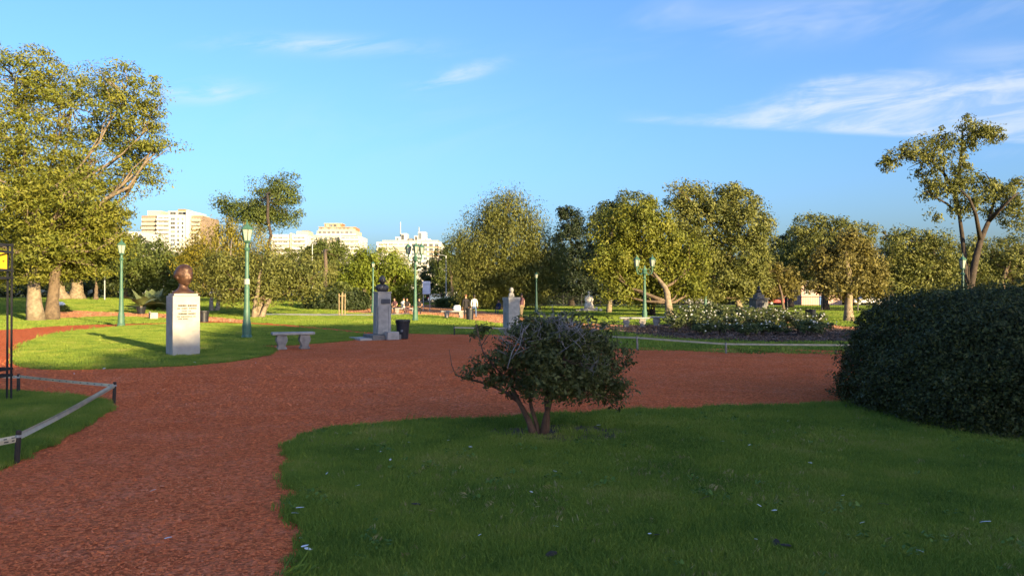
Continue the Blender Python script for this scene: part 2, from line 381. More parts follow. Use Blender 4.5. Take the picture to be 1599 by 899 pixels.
# paths beyond, laid on the far grass
PATHS.append(densify(smooth_poly(g2([(540, 484), (640, 477.5), (690, 475), (735, 484), (800, 492), (860, 500), (900, 505), (960, 507), (1010, 508.5), (1060, 511), (1075, 517), (1020, 519), (960, 518), (900, 515), (850, 511), (800, 508), (760, 504), (720, 498), (680, 493), (640, 491), (600, 490), (540, 489)]), 1), 1.0, 0.05, rg)); sheet('rear_path', PATHS[-1], PATHBRICK, 0.02, 1.5)
PATHS.append(densify(smooth_poly(g2([(1080, 504), (1200, 495), (1250, 498), (1290, 506), (1345, 512), (1450, 518), (1620, 520), (1620, 528), (1450, 528), (1340, 523), (1290, 517), (1250, 508), (1200, 502), (1090, 510)]), 1), 1.0, 0.05, rg)); sheet('side_path', PATHS[-1], PATHBRICK, 0.02, 1.5)
PATHS.append(densify(smooth_poly(g2([(40, 486), (85, 485), (105, 484.5), (135, 486), (220, 489), (260, 490), (340, 495), (400, 501), (390, 504), (320, 502), (260, 498), (200, 494.5), (160, 494.5), (110, 497), (85, 498), (40, 499)]), 1), 1.0, 0.05, rg)); sheet('far_path', PATHS[-1], PATHBRICK, 0.02, 1.5)
PATHS.append(densify(g2([(405, 490), (500, 490.5), (590, 491), (640, 489), (640, 491.5), (590, 493.6), (500, 493.4), (405, 492.4)]), 1.0, 0.0, rg)); sheet('concrete_path', PATHS[-1], CONC, 0.026, 1.5)
bed = [Vector((10.3 + 5.6 * math.cos(t) * (1 + .04 * math.sin(5 * t)), 34.6 + 7.8 * math.sin(t))) for t in np.linspace(0, 2 * math.pi, 60, endpoint=False)]
sheet('rose_bed_soil', densify(bed, 0.5, 0.05, rg), SOIL, 0.045, 0.9, 0.05)
patch = [Vector((0.62 + 0.95 * math.cos(t) * (1 + .12 * math.sin(3 * t)), 9.1 + 0.55 * math.sin(t) * (1 + .1 * math.cos(4 * t)))) for t in np.linspace(0, 2 * math.pi, 40, endpoint=False)]
soil_poly = densify(patch, 0.2, 0.05, rg)
sheet('bare_soil', soil_poly, SOIL, 0.04, 0.3)
road = [Vector((-90, 124)), Vector((110, 116)), Vector((110, 127)), Vector((-90, 135))]
sheet('road', densify(road, 4, 0, rg), ASPHALT, 0.03, 3)

# ------------------------------------------------------------------ instanced ground cover (grass blades, brick chips)
def scatter(name, pts, rot, scl, source, label, cat, kind='stuff'):
    me = bpy.data.meshes.new(name); me.vertices.add(len(pts)); me.vertices.foreach_set('co', np.asarray(pts, np.float32).ravel())
    a = me.attributes.new('rot', 'FLOAT_VECTOR', 'POINT'); a.data.foreach_set('vector', np.asarray(rot, np.float32).ravel())
    b = me.attributes.new('scl', 'FLOAT', 'POINT'); b.data.foreach_set('value', np.asarray(scl, np.float32))
    me.update(); o = link(name, me); tag(o, label, cat, kind=kind)
    ng = bpy.data.node_groups.new(name, 'GeometryNodeTree')
    ng.interface.new_socket('Geometry', in_out='INPUT', socket_type='NodeSocketGeometry'); ng.interface.new_socket('Geometry', in_out='OUTPUT', socket_type='NodeSocketGeometry')
    gi = ng.nodes.new('NodeGroupInput'); go = ng.nodes.new('NodeGroupOutput')
    ip = ng.nodes.new('GeometryNodeInstanceOnPoints'); oi = ng.nodes.new('GeometryNodeObjectInfo'); oi.inputs['Object'].default_value = source; oi.inputs['As Instance'].default_value = True
    r_ = ng.nodes.new('GeometryNodeInputNamedAttribute'); r_.data_type = 'FLOAT_VECTOR'; r_.inputs[0].default_value = 'rot'
    s_ = ng.nodes.new('GeometryNodeInputNamedAttribute'); s_.data_type = 'FLOAT'; s_.inputs[0].default_value = 'scl'
    e2 = ng.nodes.new('FunctionNodeEulerToRotation')
    L = ng.links.new
    L(gi.outputs[0], ip.inputs['Points']); L(oi.outputs['Geometry'], ip.inputs['Instance'])
    L(r_.outputs['Attribute'], e2.inputs[0]); L(e2.outputs[0], ip.inputs['Rotation']); L(s_.outputs['Attribute'], ip.inputs['Scale'])
    L(ip.outputs[0], go.inputs[0])
    md = o.modifiers.new('scatter', 'NODES'); md.node_group = ng
    return o
def inst_mat(name, cols, rough=0.8, trans=0.0):
    m = bpy.data.materials.new(name); m.use_nodes = True; nt = m.node_tree; p = nt.nodes['Principled BSDF']
    p.inputs['Roughness'].default_value = rough; p.inputs['Specular IOR Level'].default_value = 0.0 if 'brick' in name else 0.12
    oi = nt.nodes.new('ShaderNodeObjectInfo'); rp = nt.nodes.new('ShaderNodeValToRGB')
    el = rp.color_ramp.elements
    while len(el) < len(cols): el.new(0.5)
    for i, c in enumerate(cols): el[i].position = i / (len(cols) - 1); el[i].color = (*c, 1)
    fac = oi.outputs['Random']
    if 'grass' in name or name == 'brick_chip':
        nz = nt.nodes.new('ShaderNodeTexNoise'); nz.inputs['Scale'].default_value = 0.9 if 'grass' in name else 0.55; nz.inputs['Detail'].default_value = 4; nt.links.new(oi.outputs['Location'], nz.inputs['Vector'])
        mr = nt.nodes.new('ShaderNodeMapRange'); mr.inputs[1].default_value = .33; mr.inputs[2].default_value = .67; nt.links.new(nz.outputs[0], mr.inputs[0])
        mx_ = nt.nodes.new('ShaderNodeMix'); mx_.inputs[0].default_value = .40 if 'grass' in name else .6; nt.links.new(mr.outputs[0], mx_.inputs[2]); nt.links.new(fac, mx_.inputs[3]); fac = mx_.outputs[0]
    nt.links.new(fac, rp.inputs[0]); nt.links.new(rp.outputs[0], p.inputs['Base Color'])
    if trans:
        tr = nt.nodes.new('ShaderNodeBsdfTranslucent'); nt.links.new(rp.outputs[0], tr.inputs[0]); mx = nt.nodes.new('ShaderNodeMixShader'); mx.inputs[0].default_value = trans
        nt.links.new(p.outputs[0], mx.inputs[1]); nt.links.new(tr.outputs[0], mx.inputs[2]); nt.links.new(mx.outputs[0], nt.nodes['Material Output'].inputs[0])
    return m
BLADE = inst_mat('grass_blade', [(0.08, 0.14, 0.022), (0.15, 0.225, 0.034), (0.22, 0.28, 0.04), (0.34, 0.32, 0.09)], 0.6, 0.25)
PATHCHIP = inst_mat('brick_chip_tan', [(0.36, 0.16, 0.075), (0.46, 0.22, 0.11), (0.52, 0.26, 0.14), (0.5, 0.3, 0.19)], 0.9)  # tan chips for the far paths
SOILCHIP = inst_mat('brick_brown_mulch', [(0.05, 0.034, 0.028), (0.10, 0.07, 0.055), (0.16, 0.12, 0.10)], 0.95)
CHIPM = inst_mat('brick_chip', [(0.44, 0.095, 0.036), (0.64, 0.155, 0.056), (0.72, 0.205, 0.078), (0.69, 0.19, 0.078), (0.68, 0.27, 0.145)], 0.9)
nr = np.random.default_rng(5)
def tuft_mesh(name, n, rad, h, w):
    v, f = [], []
    for i in range(n):
        a = nr.uniform(0, 6.28); r = rad * math.sqrt(nr.uniform()); bx, by = r * math.cos(a), r * math.sin(a)
        hh = h * nr.uniform(.55, 1.2); la = nr.uniform(0, 6.28); ln = hh * nr.uniform(.15, .75); wa = nr.uniform(0, 6.28)
        wx, wy = w * math.cos(wa), w * math.sin(wa); k = len(v)
        mx, my = bx + ln * .35 * math.cos(la), by + ln * .35 * math.sin(la); tx, ty = bx + ln * math.cos(la), by + ln * math.sin(la)
        v += [(bx - wx, by - wy, -.01), (bx + wx, by + wy, -.01), (mx + wx * .8, my + wy * .8, hh * .6), (mx - wx * .8, my - wy * .8, hh * .6), (tx, ty, hh)]
        f += [(k, k + 1, k + 2, k + 3), (k + 3, k + 2, k + 4)]
    m = bpy.data.meshes.new(name); m.from_pydata(v, [], f); m.materials.append(BLADE); m.update(); return m
tuft = bpy.data.objects.new('grass_tuft', tuft_mesh('grass_tuft', 34, 0.06, 0.038, 0.0022))
bigtuft = bpy.data.objects.new('grass_clump', tuft_mesh('grass_clump', 40, 0.16, 0.055, 0.006))
def sample(poly, n, ymin=-9e9, ymax=9e9, falloff=0.0):
    xs = [p[0] for p in poly]; ys = [max(ymin, min(ymax, p[1])) for p in poly]
    X = nr.uniform(min(xs), max(xs), n); Y = nr.uniform(min(ys), max(ys), n)
    k = pip_np(poly, X, Y); X, Y = X[k], Y[k]
    vis = np.abs(X) < 0.72 * np.maximum(Y, 0) + 0.8; X, Y = X[vis], Y[vis]
    if falloff:
        k = nr.uniform(size=len(X)) < np.clip((falloff / np.maximum(Y, 1)) ** 1.5, 0, 1); X, Y = X[k], Y[k]
    return X, Y
def up_rot(n, tilt=0.12): return np.stack([nr.normal(0, tilt, n), nr.normal(0, tilt, n), nr.uniform(0, 6.28, n)], 1)
X, Y = sample(near_poly, 130000, 3.0, 13.5, falloff=6.5)
k = ~(pip_np(soil_poly, X, Y) & (nr.uniform(size=len(X)) < .82)); X, Y = X[k], Y[k]
scatter('grass', np.stack([X, Y, np.full(len(X), .035)], 1), up_rot(len(X)), nr.uniform(.7, 1.25, len(X)) * np.clip(Y / 7, 1, 1.6), tuft, 'short green grass of the shaded front lawn under the small tree', 'grass')
X, Y = sample(left_poly, 26000, 6.5, 13.5)
scatter('grass', np.stack([X, Y, np.full(len(X), .035)], 1), up_rot(len(X)), nr.uniform(.9, 1.6, len(X)), tuft, 'short grass inside the taped corner at the left', 'grass')
X, Y = sample(island_poly, 26000)
scatter('grass', np.stack([X, Y, np.full(len(X), .03)], 1), up_rot(len(X)), nr.uniform(.6, 1.0, len(X)), bigtuft, 'short grass of the half sunlit lawn around the tall stone pedestal', 'grass')
meadow = bpy.data.objects.new('meadow_clump', tuft_mesh('meadow_clump', 90, 0.5, 0.085, 0.016))
n = 90000; X = nr.uniform(-70, 75, n); Y = nr.uniform(20, 118, n)
k = (np.abs(X) < .72 * Y + 2) & (nr.uniform(size=n) < np.clip(50 / Y, 0, 1)) & ~pip_np(plaza, X, Y) & ~pip_np(island_poly, X, Y) & ~pip_np(bed, X, Y)
for pl in PATHS: k &= ~pip_np(pl, X, Y)
X, Y = X[k], Y[k]
scatter('grass', np.stack([X, Y, np.array([tz(a, b) for a, b in zip(X, Y)])], 1), up_rot(len(X), .03), nr.uniform(.6, 1.15, len(X)), meadow, 'sunlit yellow green grass of the wide lawns beyond the plaza', 'grass')
# weeds with round leaves and withered grass break up the front lawn
WEED = inst_mat('grass_weed_leaf', [(0.06, 0.13, 0.025), (0.10, 0.18, 0.035), (0.15, 0.22, 0.05)], 0.6, 0.2)
STRAW = inst_mat('straw', [(0.30, 0.25, 0.11), (0.40, 0.33, 0.16), (0.22, 0.17, 0.08)], 0.8, 0.1)
def weed_mesh():
    v, f = [], []
    for i in range(16):
        a = nr.uniform(0, 6.28); r = .075 * math.sqrt(nr.uniform()); x, y, z = r * math.cos(a), r * math.sin(a), nr.uniform(.025, .05); w = nr.uniform(.008, .015); k = len(v); t1, t2 = nr.normal(0, .35, 2)
        v += [(x + w * math.cos(q), y + w * math.sin(q), z + w * (t1 * math.cos(q) + t2 * math.sin(q))) for q in np.arange(6) * 1.047]; f.append(tuple(range(k, k + 6)))
    m = bpy.data.meshes.new('weed'); m.from_pydata(v, [], f); m.materials.append(WEED); return m
weed = bpy.data.objects.new('weed', weed_mesh())
sm = tuft_mesh('straw', 12, .07, .03, .0022); sm.materials[0] = STRAW; straw = bpy.data.objects.new('straw', sm)
def patchy(X, Y, sc, cut, ph): return (np.sin(X * sc + ph) * np.cos(Y * sc * 1.3 + ph * 2) + .6 * np.sin(X * sc * 2.7 + Y * sc * 1.9 + ph)) > cut
X, Y = sample(near_poly, 26000, 3.0, 13.5); k = (nr.uniform(size=len(X)) < .035) & patchy(X, Y, 1.1, -.2, 1.0); X, Y = X[k], Y[k]
scatter('weeds', np.stack([X, Y, np.full(len(X), .035)], 1), up_rot(len(X)), nr.uniform(.6, 1.3, len(X)), weed, 'low round leaved weeds scattered through the front lawn', 'weeds')
X, Y = sample(near_poly, 30000, 3.0, 13.5); k = (patchy(X, Y, .9, .6, 4.0) & (nr.uniform(size=len(X)) < .3)) | (nr.uniform(size=len(X)) < .04); X, Y = X[k], Y[k]
scatter('dry_grass', np.stack([X, Y, np.full(len(X), .045)], 1), up_rot(len(X), .5), nr.uniform(.6, 1.3, len(X)), straw, 'withered straw coloured blades scattered in the front lawn', 'grass')
# ragged fringe where lawns meet the brick
fr = []
for pl, st in ((near_poly, 0.06), (left_poly, 0.07), (island_poly, 0.16)):
    for p in densify(pl, st, 0.055, rg):
        if 2.5 < p.y < 40 and abs(p.x) < .75 * p.y + 1: fr.append((p.x, p.y, 0.02))
fr = np.array(fr)
scatter('grass', fr, up_rot(len(fr), .3), np.exp(nr.normal(-.1, .35, len(fr))) * np.clip(fr[:, 1] / 12, 1, 2), tuft, 'ragged grass fringe along the cut lawn edges', 'grass')
# brick chips
cm = bpy.data.meshes.new('brick_chip')
cv = [(-.5, -.28, 0), (.45, -.33, .02), (.55, .22, 0), (-.4, .34, .03), (-.33, -.2, .2), (.34, -.16, .27), (.3, .2, .22), (-.28, .2, .24)]
cm.from_pydata(cv, [], [(3, 2, 1, 0), (4, 5, 6, 7), (0, 1, 5, 4), (1, 2, 6, 5), (2, 3, 7, 6), (3, 0, 4, 7)]); cm.materials.append(CHIPM)
chip = bpy.data.objects.new('brick_chip', cm)
cm2 = cm.copy(); cm2.materials[0] = PATHCHIP; chip2 = bpy.data.objects.new('path_chip', cm2); cm3 = cm.copy(); cm3.materials[0] = SOILCHIP; chip3 = bpy.data.objects.new('mulch_chip', cm3)
n = 560000; X = nr.uniform(-14, 14, n); Y = nr.uniform(3.2, 20, n)
k = (nr.uniform(size=n) < np.clip((5.2 / Y) ** 1.7, 0, 1)) & (np.abs(X) < .72 * Y + .4); X, Y = X[k], Y[k]
k = ~(pip_np(near_poly, X, Y) | pip_np(left_poly, X, Y) | pip_np(island_poly, X, Y)); X, Y = X[k], Y[k]
scatter('brick_chips', np.stack([X, Y, np.full(len(X), .014)], 1), np.stack([nr.normal(0, .17, len(X)), nr.normal(0, .17, len(X)), nr.uniform(0, 6.28, len(X))], 1),
        np.exp(nr.normal(math.log(.014), .36, len(X))) * np.clip(Y / 8, 1, 1.7), chip, 'orange red crushed brick chips loose on the path', 'gravel')

X, Y = sample(bed, 16000); k = ~np.zeros(len(X), bool)
scatter('mulch', np.stack([X, Y, np.full(len(X), .05)], 1), np.stack([nr.normal(0, .5, len(X)), nr.normal(0, .5, len(X)), nr.uniform(0, 6.28, len(X))], 1), np.exp(nr.normal(math.log(.07), .4, len(X))), chip3, 'dark bark mulch and clods covering the rose bed', 'mulch')
far_regions = PATHS[:3]
n = 230000; X = nr.uniform(-45, 40, n); Y = nr.uniform(19, 95, n); k = np.zeros(n, bool)
for pl in far_regions: k |= pip_np(pl, X, Y)
k &= ~(pip_np(island_poly, X, Y)) & (np.abs(X) < .72 * Y + 1); X, Y = X[k], Y[k]
scatter('brick_chips', np.stack([X, Y, np.array([tz(a, b) for a, b in zip(X, Y)]) + .02], 1), np.stack([nr.normal(0, .6, len(X)), nr.normal(0, .6, len(X)), nr.uniform(0, 6.28, len(X))], 1),
        np.exp(nr.normal(math.log(.052), .3, len(X))), chip2, 'crushed brick on the farther sunlit paths', 'gravel')
# ------------------------------------------------------------------ leaves and trees
def leaf_mesh(name, P, N, size, tint, material, rg, aspect=0.5, droop=0.0, jit=0.62):
    n = len(P); N = N + rg.normal(0, jit, (n, 3)); N /= np.linalg.norm(N, axis=1, keepdims=True) + 1e-9
    A = rg.normal(0, 1, (n, 3)); A[:, 2] -= droop * 2.2
    A -= N * (A * N).sum(1, keepdims=True); A /= np.linalg.norm(A, axis=1, keepdims=True) + 1e-9
    B = np.cross(N, A); s = (size * np.clip(np.exp(rg.normal(0, .32, n)), .45, 1.9))[:, None]
    V = np.empty((n, 4, 3), np.float32)
    V[:, 0] = P - A * s * .5; V[:, 2] = P + A * s * .5
    fold = N * s * .12
    V[:, 1] = P + B * s * aspect * .5 + fold; V[:, 3] = P - B * s * aspect * .5 + fold
    me = bpy.data.meshes.new(name); me.vertices.add(n * 4); me.vertices.foreach_set('co', V.ravel())
    me.loops.add(n * 4); me.loops.foreach_set('vertex_index', np.arange(n * 4, dtype=np.int32))
    me.polygons.add(n); me.polygons.foreach_set('loop_start', np.arange(0, n * 4, 4, dtype=np.int32))
    me.update(calc_edges=True)
    a = me.attributes.new('tint', 'FLOAT', 'POINT'); a.data.foreach_set('value', np.repeat(np.clip(tint, 0, 1).astype(np.float32), 4))
    me.materials.append(material); return me
def clumps(lobes, n, clump, rg, droop=0.0, inner=0.5, flat=0.75, per=46):
    """leaf positions grouped in clumps that fill the shells of ellipsoid lobes"""
    w = np.array([max(l[3] * l[5], .01) for l in lobes]); w = w / w.sum(); P, N, T_, CC = [], [], [], []
    for l, wi in zip(lobes, w):
        m = max(3, int(n * wi / per)); c = np.array(l[:3]); r = np.array(l[3:6])
        D = rg.normal(0, 1, (m, 3)); D /= np.linalg.norm(D, axis=1, keepdims=True)
        rad = inner + (1.0 - inner) * np.sqrt(rg.uniform(0, 1, (m, 1)))
        C = c + D * r * rad; cs = clump * rg.uniform(.55, 1.35, m)
        k = rg.integers(int(per * .6), int(per * 1.4), m)
        idx = np.repeat(np.arange(m), k); q = rg.normal(0, 1, (len(idx), 3)); q /= np.linalg.norm(q, axis=1, keepdims=True); q *= (rg.uniform(.12, 1, (len(idx), 1)) ** .55) * rg.uniform(.8, 1.12, (len(idx), 1)); q[:, 2] *= flat * (1 + droop)
        if droop: q[:, 2] -= droop * .25
        P.append(C[idx] + q * cs[idx][:, None]); nn = D[idx] * .45 + q * 1.0; nn[:, 2] += .3; N.append(nn)
        T_.append((rg.uniform(0, 1, m) * .65)[idx] + rg.uniform(0, .35, len(idx))); CC.append(C)
    return np.concatenate(P), np.concatenate(N), np.concatenate(T_), np.concatenate(CC)
WOB = 0.022
def bez(a, b, bend, n=5, sag=0.0):
    a, b = Vector(a), Vector(b); m = (a + b) / 2 + Vector(bend)
    k = WOB * (b - a).length
    return [(a * (1 - t) ** 2 + m * 2 * t * (1 - t) + b * t * t) + (Vector((rnd.uniform(-k, k), rnd.uniform(-k, k), rnd.uniform(-k, k))) if 0 < t < 1 else Vector()) for t in [i / n for i in range(n + 1)]]
def tree(name, label, base, lobes, n, leaf, lm, bark, tr, fork=0.45, clump=None, droop=0.0, seed=1, group=None, lean=(0, 0), stems=1, twigs=40, inner=0.5, aspect=0.5, stem_pts=None, cat='tree', trunk_flare=1.5, per=46, flat=.75, leader=.9):
    rg = np.random.default_rng(seed); rr = random.Random(seed)
    base = Vector(base); t = empty(name, base, label, cat, group)
    L = [tuple(np.array(l[:3]) - np.array(base)) + tuple(l[3:]) for l in lobes]
    cl = clump or 0.26 * max(l[3] for l in L)
    nk, lk = (1, 1) if name in ('shade_tree', 'belt_tree', 'belt_shrub') else (1.65, .78)
    P, N, TT, CC = clumps(L, n * nk, cl, rg, droop, inner, per=per * nk, flat=flat)
    link('crown', leaf_mesh('crown', P, N, leaf * lk, TT, lm, rg, aspect, droop), t)
    zlow = min(l[2] - l[5] for l in L); ztop = max(l[2] for l in L); mb = MB(); br = MB()
    cx = sum(l[0] * l[3] for l in L) / sum(l[3] for l in L); cy = sum(l[1] * l[3] for l in L) / sum(l[3] for l in L)
    for s in range(stems):
        o = Vector((rr.uniform(-1, 1), rr.uniform(-1, 1), 0)) * (tr * 1.1 if stems > 1 else 0)
        zf = max(0.4, zlow + (ztop - zlow) * fork * rr.uniform(.8, 1.1)); r0 = tr / math.sqrt(stems)
        fk = Vector((cx * .25 + lean[0] + o.x * 3.0, cy * .25 + lean[1] + o.y * 3.0, zf)); tp = Vector((cx * .8 + o.x * 4, cy * .8 + o.y * 4, max(zf + .3, zlow + (ztop - zlow) * leader)))
        wv = lambda k: Vector((rr.uniform(-k, k), rr.uniform(-k, k), 0))
        low = bez(o + Vector((0, 0, -.12)), fk, wv(.5 * tr), 6); up = bez(fk, tp, (fk - low[-2]) * 1.2 + wv(tr), 6)[1:]
        pts = low + up; L_ = len(pts); rad = [r0 * (trunk_flare if i == 0 else 1.14 if i == 1 else 1.0 - .045 * i if i < 7 else .73 * (1 - (i - 6) / (L_ - 5.6))) for i in range(L_)]
        mb.tube(pts, rad, 9)
        mine = [l for i, l in enumerate(L) if i % stems == s] or L[:1]
        for l in mine:
            e = Vector(l[:3]) + Vector((0, 0, -.05 * l[5])); hd = (e - tp).xy.length
            k = min(range(4, L_ - 1), key=lambda i: abs(pts[i].z - (e.z - .75 * (Vector((e.x, e.y, 0)) - Vector((pts[i].x, pts[i].y, 0))).length)))
            st = pts[k]; r1 = min(rad[k] * .6, .05 * tr + .026 * (e - st).length * (tr / .4) ** .5 + .02)
            bp = bez(st, e, Vector((e.x - st.x, e.y - st.y, 0)) * .18 + Vector((0, 0, -.10 * (e - st).length)) + wv(.12 * l[3]), 6)
            br.tube(bp, [r1 * (1 - .12 * i) for i in range(7)], 6)
            for _q in range(3):
                m_ = bp[rr.randrange(3, 6)]; q = e + Vector((rr.uniform(-.7, .7) * l[3], rr.uniform(-.7, .7) * l[4], rr.uniform(.1, .8) * l[5])); br.tube(bez(m_, q, wv(.15 * l[3]), 4), [r1 * .45 * (1 - .2 * i) for i in range(5)], 5)
    for _ in range(twigs):
        c = Vector(CC[rr.randrange(len(CC))]); l = min(L, key=lambda q: (Vector(q[:3]) - c).length)
        st = Vector(l[:3]).lerp(c, rr.uniform(0, .3)); r1 = tr * rr.uniform(.07, .16)
        bp = bez(st, c + (c - st) * .08, (rr.uniform(-.2, .2) * l[3], rr.uniform(-.2, .2) * l[3], -.1 * l[5]), 4)
        br.tube(bp, [r1, r1 * .8, r1 * .6, r1 * .4, r1 * .2], 4)
    mb.build('trunk', bark, t, smooth=True); br.build('branches', DARKBARK if bark is DARKBARK else LIMB if name == 'spreading_tree' else BARK, t, smooth=True)
    return t
FAT = 1.1
def lobes_px(d, L, depth=0.9, seed=0):
    """crown lobes given as column, row, half width and half height seen at distance d, set at varied real depths"""
    rr = random.Random(seed); out = []
    w = max(l[2] for l in L) * d / FP
    for i, l in enumerate(L):
        dd = d + (l[4] if len(l) > 4 else rr.uniform(-.35, .35) * w); c = at(l[0], dd, l[1]); rx, rz = l[2] * dd / FP * FAT, l[3] * dd / FP * FAT
        out.append((c.x, c.y, c.z, rx, max(rx * .6, min(rx, 1.15 * rz)) * depth, rz))
    return out
LM = dict(
    gold=leaf_mat('leaves_gold_green', (0.1003, 0.1298, 0.01888), (0.2242, 0.2183, 0.03068)),
    lime=leaf_mat('leaves_lime', (0.1035, 0.1495, 0.0184), (0.2012, 0.23, 0.0253)),
    yellow=leaf_mat('leaves_yellow_green', (0.1725, 0.161, 0.0207), (0.3105, 0.253, 0.0322)),
    olive=leaf_mat('leaves_olive', (0.0854, 0.1037, 0.0244), (0.2013, 0.2013, 0.05124)),
    mid=leaf_mat('leaves_mid_green', (0.05625, 0.085, 0.02), (0.1375, 0.1625, 0.0375)),
    dark=leaf_mat('leaves_dark_green', (0.022, 0.036, 0.012), (0.052, 0.068, 0.02), .2),
    black=leaf_mat('leaves_conifer', (0.01, 0.018, 0.008), (0.03, 0.042, 0.014), .1),
    blue=leaf_mat('leaves_blue_green', (0.046, 0.069, 0.0299), (0.09775, 0.115, 0.046)),
    brown=leaf_mat('leaves_bronze', (0.10, 0.09, 0.026), (0.205, 0.175, 0.042)),
    hedge=leaf_mat('leaves_hedge', (0.0253, 0.0368, 0.0115), (0.09775, 0.1035, 0.023), .15),
    bush=leaf_mat('leaves_bush', (0.042, 0.0552, 0.018), (0.156, 0.156, 0.0432), .2),
    rose=leaf_mat('leaves_rose', (0.05625, 0.08125, 0.0275), (0.1313, 0.15, 0.05)),
    agave=leaf_mat('leaves_agave', (0.1, 0.13, 0.05), (0.16, 0.18, 0.07), .1),
)
# left: the great spreading tree
d = 50
tree('spreading_tree', 'great spreading golden green tree with gnarled pale limbs at left edge', G(58, 501),
     lobes_px(d, [(20, 120, 80, 48), (110, 165, 80, 55), (195, 150, 52, 48), (-60, 200, 110, 80), (30, 250, 110, 60), (150, 250, 75, 48), (215, 215, 42, 30), (60, 330, 110, 48), (150, 320, 60, 42), (-80, 330, 110, 60), (215, 275, 38, 26), (252, 228, 34, 12),
                  (45, 395, 62, 32), (125, 380, 50, 30), (28, 432, 46, 18), (95, 412, 46, 24), (150, 412, 30, 22), (-20, 385, 60, 40), (180, 375, 26, 30), (55, 335, 50, 34, -4), (72, 392, 46, 26, -4), (25, 300, 44, 34, -4.5), (100, 300, 46, 30, -4.5), (45, 425, 34, 14, -3), (235, 120 + 60, 16, 20)], seed=2),
     76000, .25, LM['gold'], PALEBARK, .41, fork=.30, clump=.9, seed=11, twigs=260, inner=.35, aspect=.34, lean=(-.3, 0), flat=.5, per=38, leader=.34)
tree('second_trunk_tree', 'smaller dark trunked tree leaning beside the great spreading tree', G(80, 500),
     lobes_px(52, [(110, 350, 55, 32), (60, 300, 60, 35), (130, 400, 45, 26), (165, 350, 36, 40), (90, 425, 30, 16)], seed=5),
     12000, .28, LM['gold'], BARK, .40, fork=.3, clump=.85, seed=12, twigs=70, inner=.35, aspect=.34, lean=(.2, 0), flat=.55)
# ------------------------------------------------------------------ background trees
tree('bottle_tree', 'broad pale trunk flaring at the base behind the great left tree', G(121, 467), lobes_px(93, [(125, 380, 60, 46), (75, 370, 55, 40), (170, 395, 40, 30)], seed=6), 7000, .42, LM['mid'], PALEBARK, .75, fork=.35, seed=13, trunk_flare=1.7)
tree('bottle_tree', 'second pale flaring trunk, just left of its twin', G(101, 467.5), lobes_px(99, [(60, 400, 50, 36), (20, 400, 50, 40)], seed=7), 4200, .42, LM['mid'], PALEBARK, .6, fork=.35, seed=14)
tree('slender_tree', 'slender bare brown trunk left of the far green lamp post', G(150, 468), lobes_px(96, [(150, 405, 34, 32), (160, 430, 30, 22)], seed=8), 3200, .4, LM['dark'], BARK, .26, fork=.2, seed=15)
tree('dark_tree', 'dense olive tree between the far lamp post and the bronze head', G(238, 466), lobes_px(100, [(240, 405, 42, 30), (265, 425, 36, 26), (215, 430, 34, 24), (245, 440, 44, 14)], seed=9), 8500, .36, LM['mid'], BARK, .3, fork=.25, droop=.5, seed=16)
tree('dark_tree', 'dense olive tree right behind the far green lamp post', G(198, 466), lobes_px(106, [(195, 410, 36, 34), (180, 435, 34, 20), (210, 440, 28, 16)], seed=10), 6000, .38, LM['olive'], BARK, .3, fork=.25, droop=.5, seed=17)
tree('willow_tree', 'feathery yellow green tree behind the nearest green lamp post', G(334, 486), lobes_px(80, [(345, 385, 44, 34), (390, 390, 40, 36), (330, 420, 46, 30), (300, 405, 26, 26), (410, 420, 34, 30), (350, 362, 26, 20)], seed=11), 13500, .30, LM['yellow'], PALEBARK, .24, fork=.2, droop=1.1, seed=18, stems=2, aspect=.3)
tree('olive_tree', 'low wide many stemmed tree with tangled pale stems, right of the nearest lamp', G(397, 496), lobes_px(56, [(400, 425, 70, 28), (350, 435, 40, 26), (455, 425, 46, 28), (480, 438, 34, 20), (385, 450, 44, 18), (440, 445, 46, 16), (345, 410, 26, 16)], seed=12), 17000, .22, LM['olive'], PALEBARK, .42, fork=.28, seed=19, stems=5, twigs=90, droop=.4, inner=.35)
tree('eucalyptus_tree', 'tall dark tree with tufted open crown above the yellow green tree', G(420, 469), lobes_px(112, [(375, 325, 34, 17), (410, 322, 24, 22), (420, 292, 26, 15), (450, 285, 18, 14), (455, 310, 14, 14), (400, 345, 40, 14), (452, 345, 20, 9), (352, 320, 14, 12), (462, 335, 11, 9), (436, 306, 24, 16), (432, 332, 24, 13), (395, 335, 36, 14)], seed=13), 12500, .34, LM['mid'], DARKBARK, .24, fork=.35, seed=20, clump=1.4, inner=.2, leader=.5)
tree('pine_tree', 'domed dark pine in front of the terraced white block', G(508, 469), lobes_px(112, [(510, 388, 26, 15), (490, 395, 20, 12), (530, 398, 16, 12), (505, 412, 36, 12)], seed=14), 6500, .34, LM['mid'], BARK, .3, fork=.6, seed=21, leader=.7)
tree('background_tree', 'brownish loose tree below the domed dark pine', G(470, 470), lobes_px(104, [(470, 415, 36, 22), (505, 430, 34, 20), (455, 435, 30, 18), (530, 428, 24, 20)], seed=15), 7000, .34, LM['olive'], BARK, .3, fork=.4, seed=22)
tree('lime_tree', 'round light green tree behind the dark bust on its tall pedestal', G(573, 482), lobes_px(80, [(590, 415, 42, 28), (565, 430, 30, 30), (620, 435, 27, 26), (600, 450, 40, 20), (575, 405, 22, 16), (640, 450, 14, 20)], seed=16), 14500, .27, LM['lime'], PALEBARK, .42, fork=.3, droop=.6, seed=23, stems=2)
tree('background_tree', 'dark loose tree left of the great drooping tree', G(706, 477), lobes_px(112, [(715, 395, 22, 26), (700, 420, 26, 26), (690, 400, 12, 16), (705, 445, 32, 18)], seed=17), 7000, .36, LM['mid'], BARK, .3, fork=.3, seed=24, droop=.6)
